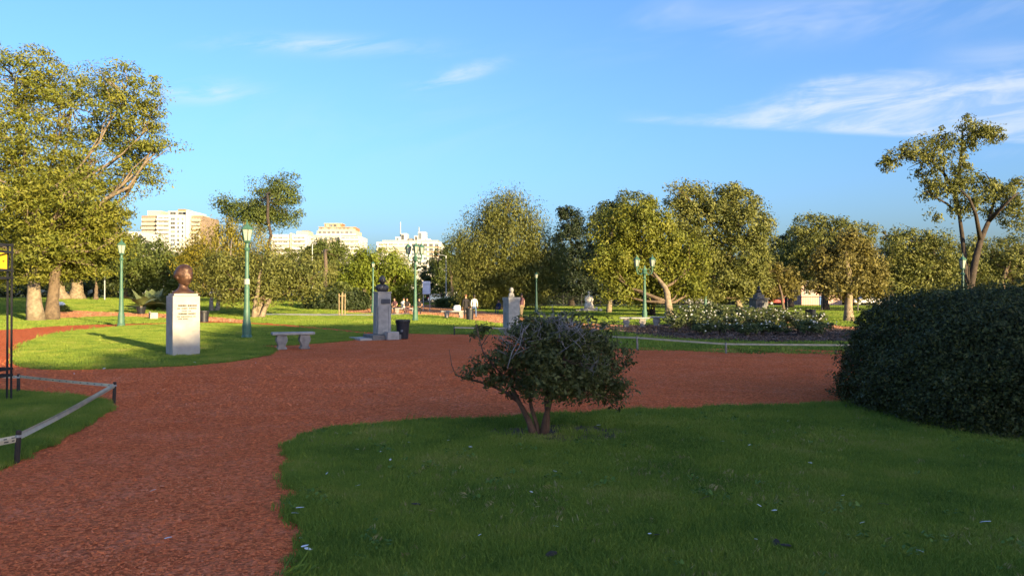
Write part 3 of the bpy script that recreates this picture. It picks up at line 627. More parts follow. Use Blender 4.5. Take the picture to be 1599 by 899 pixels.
tree('casuarina_tree', 'great drooping olive tree left of the dark conifer in the centre', G(785, 484), lobes_px(82, [(790, 330, 36, 24), (760, 345, 34, 24), (745, 380, 40, 30), (800, 375, 46, 36), (845, 395, 34, 36), (825, 345, 26, 22), (770, 420, 44, 30), (730, 410, 28, 24), (820, 430, 40, 26), (865, 415, 20, 26), (790, 310, 20, 12), (735, 435, 24, 20), (850, 440, 22, 18), (775, 445, 30, 18), (748, 455, 32, 14), (800, 460, 34, 13), (843, 458, 22, 13)], seed=18),
     44000, .30, LM['olive'], PALEBARK, .55, fork=.3, droop=.9, seed=25, twigs=70, aspect=.34, clump=1.35, inner=.25)
tree('dark_conifer', 'narrow tall dark conifer between two lighter crowns in the centre', G(893, 478), lobes_px(108, [(890, 345, 16, 22), (893, 375, 24, 22), (890, 405, 30, 24), (897, 435, 34, 22), (880, 328, 9, 10), (905, 352, 9, 14), (890, 452, 36, 14)], seed=19), 13000, .36, LM['black'], DARKBARK, .45, fork=.2, seed=26)
tree('broad_tree', 'dark domed tree behind the sunlit pair right of the centre', G(951, 488.5), lobes_px(75, [(985, 325, 36, 24), (955, 345, 34, 28), (940, 375, 28, 30), (965, 400, 40, 36), (930, 410, 20, 20)], seed=20), 14000, .28, LM['blue'], PALEBARK, .22, fork=.4, seed=27, trunk_flare=1.3)
tree('twisted_trunk_tree', 'golden green tree on a twisted trunk behind the twin lantern lamp', G(1047, 498), lobes_px(55, [(1000, 345, 46, 34), (960, 365, 32, 32), (1030, 375, 44, 36), (985, 400, 52, 34), (945, 410, 26, 24), (1040, 420, 40, 32), (1010, 445, 44, 20), (975, 440, 34, 18), (1085, 405, 24, 34), (1060, 445, 34, 18), (962, 455, 30, 13), (1000, 460, 36, 12), (1085, 448, 22, 14)], seed=21), 30000, .23, LM['gold'], PALEBARK, .30, fork=.12, seed=28, droop=.35, twigs=60, inner=.25, lean=(.25, 0), leader=.4)
tree('dark_trunk_tree', 'small dark stemmed tree under the golden green crown beside its twisted trunk', G(1021, 493), lobes_px(60, [(1005, 445, 34, 16), (1035, 440, 30, 18), (975, 450, 26, 14)], seed=22), 4800, .22, LM['olive'], DARKBARK, .26, fork=.35, seed=29, stems=2)
tree('broad_tree', 'largest bronze green tree of the group right of the centre', G(1156, 489), lobes_px(69, [(1075, 310, 32, 22), (1140, 320, 44, 28), (1110, 345, 52, 36), (1165, 355, 38, 34), (1060, 345, 28, 30), (1090, 395, 44, 36), (1150, 400, 48, 36), (1190, 385, 18, 32), (1120, 435, 50, 24), (1165, 440, 34, 20), (1060, 292, 12, 8), (1148, 298, 18, 8), (1196, 345, 10, 14), (1100, 455, 36, 14), (1140, 460, 34, 12), (1185, 430, 20, 22)], seed=23), 38000, .26, LM['olive'], PALEBARK, .32, fork=.15, seed=30, twigs=80, inner=.4)
tree('autumn_tree', 'small amber tree just right of the dark stepped monument', G(1224, 487), lobes_px(76, [(1205, 440, 30, 22), (1232, 448, 20, 20), (1215, 425, 28, 14), (1195, 455, 18, 14)], seed=24), 6500, .26, LM['brown'], BARK, .16, fork=.3, seed=31)
tree('background_tree', 'dark green tree showing between the two largest right crowns', G(1235, 480), lobes_px(100, [(1240, 385, 32, 24), (1222, 405, 24, 36), (1260, 400, 30, 34)], seed=25), 7000, .34, LM['dark'], DARKBARK, .35, fork=.4, seed=32)
tree('umbrella_tree', 'rounded grey green crown behind the bronze foliaged tree', G(1290, 484), lobes_px(86, [(1270, 355, 30, 18), (1310, 360, 32, 16), (1345, 365, 22, 18), (1250, 375, 24, 20), (1290, 385, 46, 20), (1255, 405, 34, 26), (1285, 430, 40, 26)], seed=26), 14500, .29, LM['olive'], DARKBARK, .35, fork=.55, seed=33)
tree('bronze_tree', 'bronze foliaged tree with straight pale trunk left of the big hedge', G(1326, 502), lobes_px(49, [(1325, 395, 34, 26), (1300, 415, 36, 28), (1350, 415, 32, 30), (1330, 440, 46, 26), (1290, 445, 26, 20), (1365, 450, 18, 22), (1322, 372, 16, 10)], seed=27), 14500, .2, LM['brown'], PALEBARK, .26, fork=.45, seed=34, twigs=90, inner=.3)
tree('background_tree', 'light green bushy tree left of the tall open tree', G(1425, 487), lobes_px(74, [(1420, 385, 42, 26), (1460, 395, 40, 32), (1405, 420, 32, 34), (1450, 430, 50, 26), (1395, 445, 26, 20)], seed=28), 13500, .27, LM['olive'], BARK, .3, fork=.35, seed=35, twigs=90, inner=.35)
tree('background_tree', 'light green bushy tree right of the tall open tree', G(1560, 487), lobes_px(76, [(1545, 400, 46, 30), (1600, 395, 50, 34), (1520, 425, 40, 30), (1580, 435, 60, 26), (1650, 400, 50, 40)], seed=29), 13000, .27, LM['olive'], BARK, .32, fork=.35, seed=36, twigs=80, inner=.35)
tree('bare_tree', 'nearly leafless twiggy tree between bronze and light green trees', G(1395, 486), lobes_px(78, [(1395, 375, 24, 16), (1385, 395, 24, 20), (1405, 400, 18, 18)], seed=30), 900, .22, LM['brown'], PALEBARK, .2, fork=.5, seed=37, twigs=160)
# the tall open tree on the right, its two stems parting low
def tall_tree():
    d = 47.0; base = G(1515, 502)
    t = empty('eucalyptus_tree', base, 'tall open crowned tree with forked dark trunk above the big hedge', 'tree')
    b = lambda px, py, dd=0.0: at(px, d + dd, py) - base
    mb = MB(); br = MB()
    mb.tube([Vector((0, 0, -.15)), b(1514, 470), b(1517, 440), b(1524, 405), b(1532, 375), b(1545, 345)], [.34, .25, .22, .20, .17, .13], 9)
    mb.tube([b(1513, 470), b(1508, 430), b(1507, 400, .5), b(1503, 365, .8), b(1499, 335, 1)], [.2, .165, .145, .125, .10], 8)
    for pts, r in (([(1499, 335, 1), (1492, 300, 1.2), (1475, 270, 1), (1450, 245, .4), (1420, 235, 0)], .15), ([(1492, 300, 1.2), (1500, 265, 1.4), (1503, 235, 1.4), (1505, 205, 1), (1520, 190, .6)], .13),
                   ([(1503, 235, 1.4), (1520, 225, 1), (1532, 212, .6)], .06), ([(1545, 345, 0), (1560, 330, -.8), (1575, 315, -1.4), (1592, 300, -1.6)], .15), ([(1532, 375, 0), (1525, 335, -1), (1515, 310, -1.6), (1500, 295, -1.6)], .14),
                   ([(1499, 335, 1), (1480, 318, .6), (1462, 308, 0), (1450, 300, -.4)], .09), ([(1475, 270, 1), (1476, 245, .6), (1470, 225, .4)], .07), ([(1450, 245, .4), (1435, 255, 1), (1420, 262, 1)], .05),
                   ([(1545, 345, 0), (1555, 310, 1), (1550, 285, 1.2), (1540, 270, 1)], .1), ([(1515, 470, 0), (1514, 428, -.3), (1513, 412, -.3)], .06)):
        P = [b(*p) for p in pts]; br.tube(P, [r * (1 - .75 * i / (len(P) - 1)) for i in range(len(P))], 6)
    L = [(1450, 232, 36, 17), (1412, 243, 32, 13), (1392, 255, 18, 10), (1475, 215, 22, 14), (1462, 250, 26, 14), (1525, 200, 26, 16), (1545, 205, 24, 14), (1510, 222, 18, 14), (1558, 212, 12, 8), (1500, 255, 20, 18), (1505, 285, 26, 20), (1470, 280, 34, 12), (1450, 300, 16, 12),
         (1520, 310, 26, 18), (1535, 285, 20, 14), (1560, 300, 24, 16), (1580, 310, 22, 18), (1590, 335, 22, 18), (1560, 330, 20, 14), (1505, 325, 20, 12), (1460, 335, 8, 12), (1595, 285, 14, 10), (1480, 295, 18, 12), (1440, 270, 12, 8), (1515, 186, 12, 7)]
    rg_ = np.random.default_rng(77)
    LL = [tuple(Vector(l[:3]) - base) + tuple(l[3:]) for l in lobes_px(d, L, 1.0, seed=31)]
    P, N, TT, CC = clumps(LL, 17000, .42, rg_, .3, .1, per=34)
    rr = random.Random(4)
    for _ in range(120):
        c = Vector(CC[rr.randrange(len(CC))]); l = min(LL, key=lambda q: (Vector(q[:3]) - c).length); st = Vector(l[:3])
        br.tube(bez(st, c, (rr.uniform(-.2, .2), rr.uniform(-.2, .2), -.1), 3), [.035, .028, .02, .01], 4)
    link('crown', leaf_mesh('crown', P, N, .17, TT, LM['olive'], rg_, .42, .5), t)
    mb.build('trunk', DARKBARK, t, smooth=True); br.build('branches', DARKBARK, t, smooth=True)
tall_tree()
# distant belt of trees beyond the road, and the dense ones behind the fence
far_src = []
for i in range(3):
    sd = 60 + i; rr_ = random.Random(sd)
    Ls = [(rr_.uniform(-3, 3), rr_.uniform(-2.2, 2.2), rr_.uniform(4.0, 8.0), rr_.uniform(2.2, 3.4), rr_.uniform(2, 3), rr_.uniform(1.6, 2.6)) for _ in range(9)] + [(-1.5, 0, 3.2, 3, 2.5, 1.8), (1.8, 0, 3.0, 3, 2.5, 1.8)]
    far_src.append((Ls, sd))
def far_tree(label, x, y, h, kind, m, first={}):
    key = (kind, m)
    if key not in first:
        Ls, sd = far_src[kind]
        t = tree('belt_tree', label, (0, 0, 0), Ls, 6500, .42, LM[m], DARKBARK, .32, fork=.35, seed=sd, group='trees in the belt beyond the fence', twigs=12); first[key] = t
    else: t = copy_tree(first[key])
    t.location = (x, y, tz(x, y) - .05); s = h / 10.0; t.scale = (s * 1.05, s, s); t.rotation_euler = (0, 0, rnd.uniform(0, 6.28)); t['label'] = label
    return t
belt = 'dark tree of the dense belt beyond the far railing'
for i, px in enumerate(range(-60, 1700, 52)):
    D = 138 + (i * 37 % 23); x = (px - CX) / FP * D
    hgt = (7.2 if 480 < px < 700 else 12.3 if px > 840 else 10.2) + rnd.uniform(-.9, .9)
    far_tree(belt, x, D, hgt, i % 3, ('dark', 'mid', 'dark')[i % 3])
# trees behind the camera whose shade falls over the foreground
def shade_top(v):
    K = [(-60, 18), (-5, 20), (1, 21.5), (5, 24), (8, 29), (10, 33.5), (13, 40), (21, 39), (23, 36), (24.6, 23.5), (29, 24), (33, 20), (45, 16), (80, 10)]
    for (a, p), (b, q) in zip(K, K[1:]):
        if a <= v <= b: return p + (q - p) * (v - a) / (b - a)
    return 15
U = -SUN_DIR; V = Vector((-U.y, U.x, 0)) * -1
u0 = -32.0; shade_src = None; j = 0
v = -16.0
while v < 36:
    top = max(4, (shade_top(v) - u0) * math.tan(SUN_EL)); p = U * (u0 + rnd.uniform(-.6, .6)) + V * v
    if shade_src is None:
        Ls = [(0, 0, 8.3, 2.0, 1.9, 1.5), (.6, .3, 6.2, 2.5, 2.3, 2.0), (-.7, -.2, 5.6, 2.4, 2.3, 2.0), (.2, 0, 3.9, 2.5, 2.4, 1.7), (0, .3, 9.0, 1.4, 1.4, .9)]
        shade_src = tree('shade_tree', '', (0, 0, 0), Ls, 9500, .34, LM['dark'], DARKBARK, .25, fork=.35, seed=90, twigs=10); t = shade_src
    else: t = copy_tree(shade_src)
    t['label'] = 'dense dark tree in the row behind the viewer, out of view'; t['group'] = 'row of trees behind the viewer'; t['category'] = 'tree'
    s = top / 10.0; t.location = (p.x, p.y, -.05); t.scale = (s if s > .8 else .8, s if s > .8 else .8, s); t.rotation_euler = (0, 0, rnd.uniform(0, 6.28))
    v += 2.2 if 0 < v < 40 else 3.0; j += 1

for i in range(19):                                       # second row, added out of view to block sun leaking through the first
    v = -14.5 + i * 2.6 + rnd.uniform(-.4, .4); top = max(4, (min(shade_top(v - 1.5), shade_top(v), shade_top(v + 1.5)) - 1.5 - (u0 - 5)) * math.tan(SUN_EL)); p = U * (u0 - 5) + V * v
    t = copy_tree(shade_src); s = top / 10.0; t.location = (p.x, p.y, -.05); t.scale = (max(.8, s), max(.8, s), s); t.rotation_euler = (0, 0, rnd.uniform(0, 6.28))
    t['label'] = 'unseen dark tree added behind the viewer to block sun leaks'; t['group'] = 'added second row of sun blocking trees'
first = None
for i in range(46):                                       # shrubs along the far side of the road
    px = -80 + i * 40 + rnd.uniform(-8, 8); D = 132 + rnd.uniform(-2, 3); x = (px - CX) / FP * D
    if first is None:
        t = tree('belt_shrub', '', (0, 0, 0), [(-1.6, 0, .9, 1.5, 1.2, 1.0), (1.5, 0, 1.0, 1.6, 1.2, 1.1), (0, .3, 1.6, 1.7, 1.2, 1.1), (-.6, -.2, .6, 2.2, 1.2, .8)], 1500, .36, LM['dark'], DARKBARK, .08, fork=.2, seed=95, twigs=0, cat='shrub'); first = t
    else: t = copy_tree(first)
    s = rnd.uniform(1.0, 1.7); t.location = (x, D, tz(x, D) - .05); t.scale = (s * 1.1, s, s * rnd.uniform(.8, 1.15)); t.rotation_euler = (0, 0, rnd.uniform(-.4, .4))
    t['label'] = 'dark shrub under the tree belt across the far road'; t['group'] = 'shrubs under the far tree belt'
# ------------------------------------------------------------------ near shrub and hedges
def near_bush():
    base = G(838, 682); d = base.y; rg_ = np.random.default_rng(41); rr = random.Random(41)
    t = empty('small_tree', base, 'small dark leaved tree with forked reddish stems and grey dead twigs on the front lawn', 'tree')
    b = lambda px, py, dd=0.0: at(px, d + dd, py) - base
    L = [(850, 535, 72, 42, -.1), (905, 540, 62, 48, .1), (945, 575, 40, 46, 0), (800, 570, 46, 34, -.1), (760, 580, 34, 24, 0), (870, 590, 70, 34, -.35), (830, 590, 52, 30, .2), (925, 605, 48, 26, .1), (845, 510, 40, 20, .15), (895, 515, 50, 24, -.3), (960, 615, 22, 16, .1), (880, 560, 66, 50, -.5), (900, 570, 60, 50, .55), (748, 520, 16, 12, .1), (825, 520, 28, 22, -.4)]
    LL = [tuple(Vector(l[:3]) - base) + (l[3], max(.2, l[3] * .9), l[5]) for l in lobes_px(d, L, 1.0)]
    P, N, TT, CC = clumps(LL, 27000, .12, rg_, 0, .3, per=26)
    link('crown', leaf_mesh('crown', P, N, .044, TT, LM['bush'], rg_, .45), t)
    mb = MB(); br = MB()
    for pts, r in (([(836, 684, 0), (828, 660, 0), (818, 640, 0), (808, 622, 0), (800, 605, 0)], [.06, .038, .031, .027, .023]), ([(842, 684, 0), (838, 660, .05), (830, 635, .05), (826, 610, .1), (830, 590, .1)], [.045, .026, .022, .019, .015]),
                   ([(846, 684, .03), (852, 655, 0), (858, 630, -.05), (866, 605, -.1), (880, 580, -.15)], [.055, .036, .031, .027, .02]), ([(852, 684, .08), (856, 650, .1), (852, 625, .15), (858, 600, .2), (868, 570, .2)], [.042, .027, .022, .019, .015])):
        mb.tube([b(*p) - (Vector((0, 0, .05)) if i == 0 else Vector()) for i, p in enumerate(pts)], r, 8)
    for pts, r in (([(812, 628, 0), (790, 612, 0), (765, 600, .1), (735, 592, .1), (712, 585, .1)], .022), ([(712, 585, .1), (706, 570, .1), (702, 545, .1)], .008), ([(800, 605, 0), (780, 580, -.1), (755, 550, -.1), (748, 525, 0), (743, 500, 0)], .014), ([(862, 622, -.1), (890, 605, -.2), (915, 608, -.2), (945, 620, -.1), (965, 640, 0)], .018),
                   ([(866, 605, -.1), (890, 590, .1), (920, 570, .1), (950, 560, .1)], .02), ([(880, 580, -.15), (895, 550, -.2), (905, 525, -.2)], .016), ([(800, 605, 0), (806, 570, -.2), (815, 540, -.3), (835, 515, -.3)], .018), ([(858, 600, .2), (850, 560, .2), (845, 530, .1)], .018), ([(752, 540, 0), (765, 520, 0), (775, 505, 0)], .007)):
        q = [b(*p) for p in pts]; br.tube(q, [r * (1 - .65 * i / (len(q) - 1)) for i in range(len(q))], 6)
    for _ in range(70):
        c = Vector(CC[rr.randrange(len(CC))]); l = min(LL, key=lambda q: (Vector(q[:3]) - c).length)
        br.tube(bez(Vector(l[:3]), c, (rr.uniform(-.08, .08), rr.uniform(-.08, .08), -.04), 3), [.008, .006, .005, .003], 4)
    mb.build('trunk', REDBARK, t, smooth=True); br.build('branches', REDBARK, t, smooth=True)
    tw = MB()
    for cx_, cy_, n_, sp in ((895, 515, 46, 30), (830, 520, 22, 24), (905, 535, 16, 22), (918, 575, 12, 14), (860, 500, 20, 22), (800, 535, 14, 14)):
        for _ in range(n_):
            px, py = cx_ + rr.gauss(0, sp * .5), cy_ + abs(rr.gauss(0, 10)); s = b(px, py, rr.uniform(-.75, -.2)); a = rr.uniform(-1.1, 1.3)
            ln = rr.uniform(.10, .32); e = s + Vector((math.sin(a) * ln, rr.uniform(-.12, .04), math.cos(a) * ln * .75))
            tw.tube(bez(s, e, (rr.uniform(-.04, .04), 0, rr.uniform(-.03, .03)), 3), [.0036, .003, .0025, .0015], 4)
            for _k in range(2):
                m_ = s.lerp(e, rr.uniform(.4, .8)); tw.tube([m_, m_ + Vector((rr.uniform(-.07, .07), rr.uniform(-.03, .03), rr.uniform(.02, .08)))], [.003, .0015], 3)
    for pts in ([(793, 575), (800, 550), (815, 520), (828, 505)], [(868, 555), (890, 540), (905, 528), (915, 520)], [(800, 560), (812, 540), (818, 512)]):
        q = [b(p[0], p[1], -.62) for p in pts]; tw.tube(q, [.007, .006, .0045, .003][:len(q)], 5)
    tw.build('dead_twigs', GREYTWIG, t, smooth=True)
near_bush()
def hedge(name, label, c, r, n, leaf, m, seed, wob=.07, power=2.6, cat='hedge'):
    rg_ = np.random.default_rng(seed); t = empty(name, (c[0], c[1], tz(c[0], c[1])), label, cat)
    D = rg_.normal(0, 1, (n, 3)); D[:, 2] = np.abs(D[:, 2]) * 1.1; D /= np.linalg.norm(D, axis=1, keepdims=True)
    k = (np.abs(D) ** power).sum(1) ** (-1 / power)
    w = 1 + wob * (np.sin(D[:, 0] * 9 + seed) * np.cos(D[:, 2] * 7 + 1) + .7 * np.sin(D[:, 1] * 13 + D[:, 2] * 11)) + wob * .5 * np.sin(D[:, 0] * 31 + D[:, 2] * 23) 
    depth = 1 - np.abs(rg_.normal(0, .055, n)); w = w + wob * 1.5 * np.sin(D[:, 0] * 4.3 + 2 * D[:, 1]) * np.sin(D[:, 2] * 5.1 + seed); P = D * (k * w * depth)[:, None] * np.array([r[0], r[1], r[2]])
    q = rg_.integers(0, n, n // 30)                       # sprigs that stand out of the clipped surface
    for a in q[: len(q)]:
        pass
    idx = np.repeat(q, 8); SP = P[idx] * (1 + rg_.uniform(0, .075, len(idx)))[:, None] + rg_.normal(0, leaf * .7, (len(idx), 3))
    m_ = n // 5; DI = rg_.normal(0, 1, (m_, 3)); DI[:, 2] = np.abs(DI[:, 2]); DI /= np.linalg.norm(DI, axis=1, keepdims=True)      # inner growth
    PI_ = DI * ((np.abs(DI) ** power).sum(1) ** (-1 / power) * rg_.uniform(.55, .88, m_))[:, None] * np.array(r)
    link('inner_growth', leaf_mesh('inner_growth', PI_, DI, leaf * 2.2, rg_.uniform(0, .4, m_), m, rg_, .6, jit=.6), t)
    tint = np.concatenate([np.clip(rg_.beta(1.3, 3, n), 0, 1), np.clip(rg_.beta(3, 2, len(idx)), 0, 1)])
    Pall = np.concatenate([P, SP]); Nn = np.concatenate([D, D[idx]]); ok = Pall[:, 2] > -.02
    link('foliage', leaf_mesh('foliage', Pall[ok], Nn[ok], leaf, tint[ok], m, rg_, .5, jit=.7), t)
    mb = MB(); rr = random.Random(seed)
    for i in range(9):
        a = rr.uniform(0, 6.28); x, y = math.cos(a), math.sin(a)
        mb.tube(bez((x * .15 * r[0], y * .15 * r[1], -.05), (x * .62 * r[0], y * .62 * r[1], r[2] * .68), (0, 0, .1 * r[2]), 4), [.05 * r[2] / 1.8, .04 * r[2] / 1.8, .03, .02, .012], 5)
    mb.build('stems', DARKBARK, t)
    return t
hedge('round_hedge', 'huge dark rounded hedge filling the right edge of the front lawn', (7.36, 10.75), (2.28, 2.45, 1.75), 150000, .037, LM['hedge'], 51, wob=.022, power=3.0)
hedge('clipped_bush', 'dark rounded bush on the sunlit lawn below the light green tree', tuple(G(527, 483).xy), (3.0, 2.2, 2.0), 7000, .26, LM['dark'], 52)
hedge('low_bush', 'low leafy bush bed behind the two standing women', tuple((G(735, 484) + Vector((0, 9, 0))).xy), (5.0, 1.8, 1.35), 8000, .24, LM['mid'], 53, wob=.12)
hedge('low_bush', 'low leafy bush left of the bed behind the two standing women', tuple((G(705, 480) + Vector((0, 4, 0))).xy), (2.4, 1.6, 1.2), 3500, .24, LM['mid'], 54, wob=.12)
hedge('low_bush', 'small bush at the foot of the great left tree', tuple(G(90, 487).xy), (.9, .7, .5), 1200, .13, LM['mid'], 55, wob=.12)

# ------------------------------------------------------------------ far buildings
class Block:
    """a building at distance D whose faces are given by the columns and rows they cover"""
    def __init__(s, name, label, D, px, depth=22, cat='building'):
        s.D = D; s.px = px; s.base = Vector(((px - CX) / FP * D, D, 0)); s.t = empty(name, s.base, label, cat); s.depth = depth; s.win = {}
    def loc(s, px, py, dy=0.0): 
        p = at(px, s.D, py); return Vector((p.x - s.base.x, dy, p.z))
    def box(s, name, m, x0, x1, y0, y1, front=0.0, depth=None, parent=None):
        a, b = s.loc(x0, y0), s.loc(x1, y1); dp = depth or s.depth
        zb = b.z if y1 < 455 else -1.0
        return MB().box(((a.x + b.x) / 2, front + dp / 2, (a.z + zb) / 2), (b.x - a.x, dp, a.z - zb)).build(name, m, parent or s.t)
    def window(s, x0, x1, y0, y1, front=0.0, m=None, frame=True):
        a, b = s.loc(x0, y0), s.loc(x1, y1); w, h = round((b.x - a.x) * 1.12, 2), round((a.z - b.z) * 1.15, 2); key = (w, h, rnd.randrange(4))  # panes enlarged; their dark glass also imitates the shade in balcony recesses
        if key not in s.win:
            fm = MB(); f = .09
            fm.box((0, 0, h / 2 + f / 2), (w + 2 * f, .12, f)).box((0, 0, -h / 2 - f / 2), (w + 2 * f, .16, f)).box((-w / 2 - f / 2, 0, 0), (f, .12, h)).box((w / 2 + f / 2, 0, 0), (f, .12, h))
            if w > 1.6: fm.box((0, 0, 0), (f * .7, .1, h))
            gm = MB().box((0, .03, 0), (w, .05, h)); m = m or (GLASSW, GLASSW, mat('window_blind', (.26, .24, .21), .7), mat('window_glass_pale', (.10, .12, .15), .2, spec=.6))[key[2]]; s.win[key] = (fm.mesh('window', WHITEW), gm.mesh('pane', m or GLASSW))
        o = link('window', s.win[key][0], s.t, ((a.x + b.x) / 2, front - .03, (a.z + b.z) / 2)); link('pane', s.win[key][1], o)
    def balcony(s, x0, x1, y, front=0.0, m=None, out=1.3, h=1.0):
        a, b = s.loc(x0, y), s.loc(x1, y); w = b.x - a.x
        mb = MB().box((0, -out / 2, -.1), (w, out, .22)).box((0, -out + .06, .5 * h), (w, .12, h)).box((-w / 2 + .06, -out / 2 - .02, .5 * h), (.12, out - .2, h)).box((w / 2 - .06, -out / 2 - .02, .5 * h), (.12, out - .2, h))
        mb.build('balcony', m or WHITEW, s.t, ((a.x + b.x) / 2, front - .02, a.z))
def apartments():
    b = Block('apartment_building', 'white apartment block with flanking tan wings right of the great left tree', 380, 268)
    b.box('wall', WHITEW, 245, 291, 335.5, 460); b.box('wing', TANW, 218, 244.6, 336, 460, 2.0); b.box('wing', TANW, 295.2, 312, 336, 460, 3.0)
    b.box('tower', WHITEW, 291.2, 295, 328, 460, -.6); b.box('penthouse', CREAMW, 258, 290.6, 328.5, 335.3, 3.0, 14); b.box('tank_room', ORANGEW, 271, 284, 324.8, 328.3, 5.0, 8)
    b.box('penthouse', CREAMW, 223, 244, 327, 335.8, 5.0, 12); b.box('penthouse', CREAMW, 294.8 + .6, 308, 334, 335.8, 6, 10)
    for k in range(9):
        y = 341.5 + k * 6.6
        b.balcony(220, 243, y + 2.6, 2.0, CREAMW); b.balcony(296.5, 310, y + 2.6, 3.0, CREAMW)
        for x in (222, 229, 236): b.window(x, x + 4.6, y - 1.6, y + 2.0, 2.0)
        b.window(298.5, 307.5, y - 1.8, y + 2.0, 3.0)
        b.balcony(246, 265, y + 2.8, 0.0, WHITEW)
        b.window(248, 254, y - 1.6, y + 2.2); b.window(256, 263, y - 1.6, y + 2.2); b.window(267, 273, y - 1.2, y + 2.0); b.window(277, 280, y - 1.2, y + 2.0); b.window(284, 286.5, y - 1.2, y + 2.0)
    b.window(262, 270, 330.5, 333.8, 3.0); b.window(275, 286, 330.5, 333.8, 3.0)
    b = Block('apartment_building', 'pale grey block glimpsed low through the foliage beside the far green lamp', 330, 190)
    b.box('wall', WHITEW, 160, 222, 362, 460)
    for k in range(7):
        for x in range(163, 220, 9): b.window(x, x + 5, 367 + k * 8, 371.5 + k * 8)
    b = Block('apartment_building', 'low white block with long balconies left of the terraced one', 420, 455)
    b.box('wall', WHITEW, 424, 479, 366, 460); b.box('stair_tower', CREAMW, 453.5, 456.5, 364, 460, -.8); b.box('roof_room', CREAMW, 460, 479, 360, 365.8, 4, 10); b.box('roof_room', ROOFM, 468, 478, 358.5, 359.8, 5, 6)
    for k in range(9):
        y = 372.5 + k * 7.0
        b.balcony(425, 452.5, y + 2.4, 0); b.balcony(457.5, 478, y + 2.4, 0)
        for x in (427, 435, 443): b.window(x, x + 6, y - 2.2, y + 1.6)
        for x in (459, 465, 471): b.window(x, x + 4.5, y - 2.2, y + 1.6)
    b = Block('apartment_building', 'terraced cream block stepping up to orange brick top storeys', 440, 520)
    b.box('wall', CREAMW, 480, 532, 367, 460); b.box('wall', WHITEW, 532.2, 564, 369, 460, -2.5); b.box('upper_storey', CREAMW, 493, 555, 359.5, 366.8, 3, 16); b.box('upper_storey', ORANGEW, 495, 553, 353.5, 359.3, 5, 12); b.box('top_storey', ORANGEW, 503, 530, 348, 353.3, 6, 9)
    b.box('parapet', CREAMW, 502, 531, 347, 347.9, 5.8, 10); b.box('parapet', CREAMW, 494, 554, 352.9, 353.4, 4.6, 1)
    for x in range(497, 551, 6): b.window(x, x + 3.6, 354.6, 358, 5)
    for x in range(506, 528, 6): b.window(x, x + 3.4, 349.2, 352, 6)
    for x in range(496, 552, 7): b.window(x, x + 4, 361, 364.6, 3)
    b.balcony(493, 555, 366.6, 3); b.balcony(495, 553, 359.2, 5, CREAMW)
    for k in range(9):
        y = 373 + k * 7.2
        for x in range(483, 530, 8): b.window(x, x + 4.6, y - 2, y + 1.8)
        b.balcony(533, 563, y + 2.4, -2.5)
        for x in (535, 542, 549, 556): b.window(x, x + 5, y - 2.2, y + 1.6, -2.5)
    b = Block('apartment_building', 'white block with twin stair towers and antenna masts behind the triple lantern', 430, 640)
    b.box('wall', WHITEW, 588, 690, 378, 460); b.box('attic', CREAMW, 596, 684, 374.5, 377.8, 3, 12)
    for i, (x0, x1, y0) in enumerate(((625, 634.5, 363.5), (616.5, 624.8, 369), (652, 664, 361), (646, 651.8, 367), (664.2, 671, 372), (638, 643, 371.5))):
        b.box('stair_tower', WHITEW if i != 5 else ROOFM, x0, x1, y0, 374.4, 4 - i * .2, 8)
    b.window(625.6, 629.5, 366, 373, 4); b.window(652.8, 657, 363.5, 372, 3.6); b.window(618, 621, 371, 374, 3.8); b.window(647.5, 650.5, 369, 374, 3.4)
    mb = MB(); p = b.loc(623.2, 345); q = b.loc(623.2, 378); mb.tube([(p.x, 6, p.z), (p.x, 6, q.z)], .28, 5); mb.build('antenna', GREYM, b.t)
    mb = MB(); p = b.loc(652.6, 353); q = b.loc(652.6, 378); mb.tube([(p.x, 6, p.z), (p.x, 6, q.z)], .24, 5); mb.build('antenna', GREYM, b.t)
    for k in range(9):
        y = 383 + k * 7.0
        b.balcony(590, 640, y + 2.4, 0, CREAMW if k % 2 else WHITEW); 
        for x in range(592, 640, 8): b.window(x, x + 5, y - 2.2, y + 1.4)
        for x in range(644, 688, 9): b.window(x, x + 5, y - 2.2, y + 1.4)
        b.box('facade_band', ORANGEW, 666, 689, y + 2.2, y + 3.6, -.25, .6) if k < 3 else None
apartments()
def low_building():
    D = 124.0; b = Block('low_building', 'low pinkish building with blue door glimpsed under the right trees', D, 1283, 8)
    b.box('wall', PINKW, 1252, 1315, 440, 476); b.box('roof', ROOFM, 1249, 1318, 437.5, 439.8, -.5, 9)
    a, c = b.loc(1280, 462), b.loc(1287, 476); MB().box(((a.x + c.x) / 2, -.04, (a.z + c.z) / 2), (c.x - a.x, .1, a.z - c.z)).build('door', mat('blue_door', (.04, .12, .3), .5), b.t)
    for x in (1258, 1267, 1294, 1304): b.window(x, x + 5, 448, 458)
low_building()

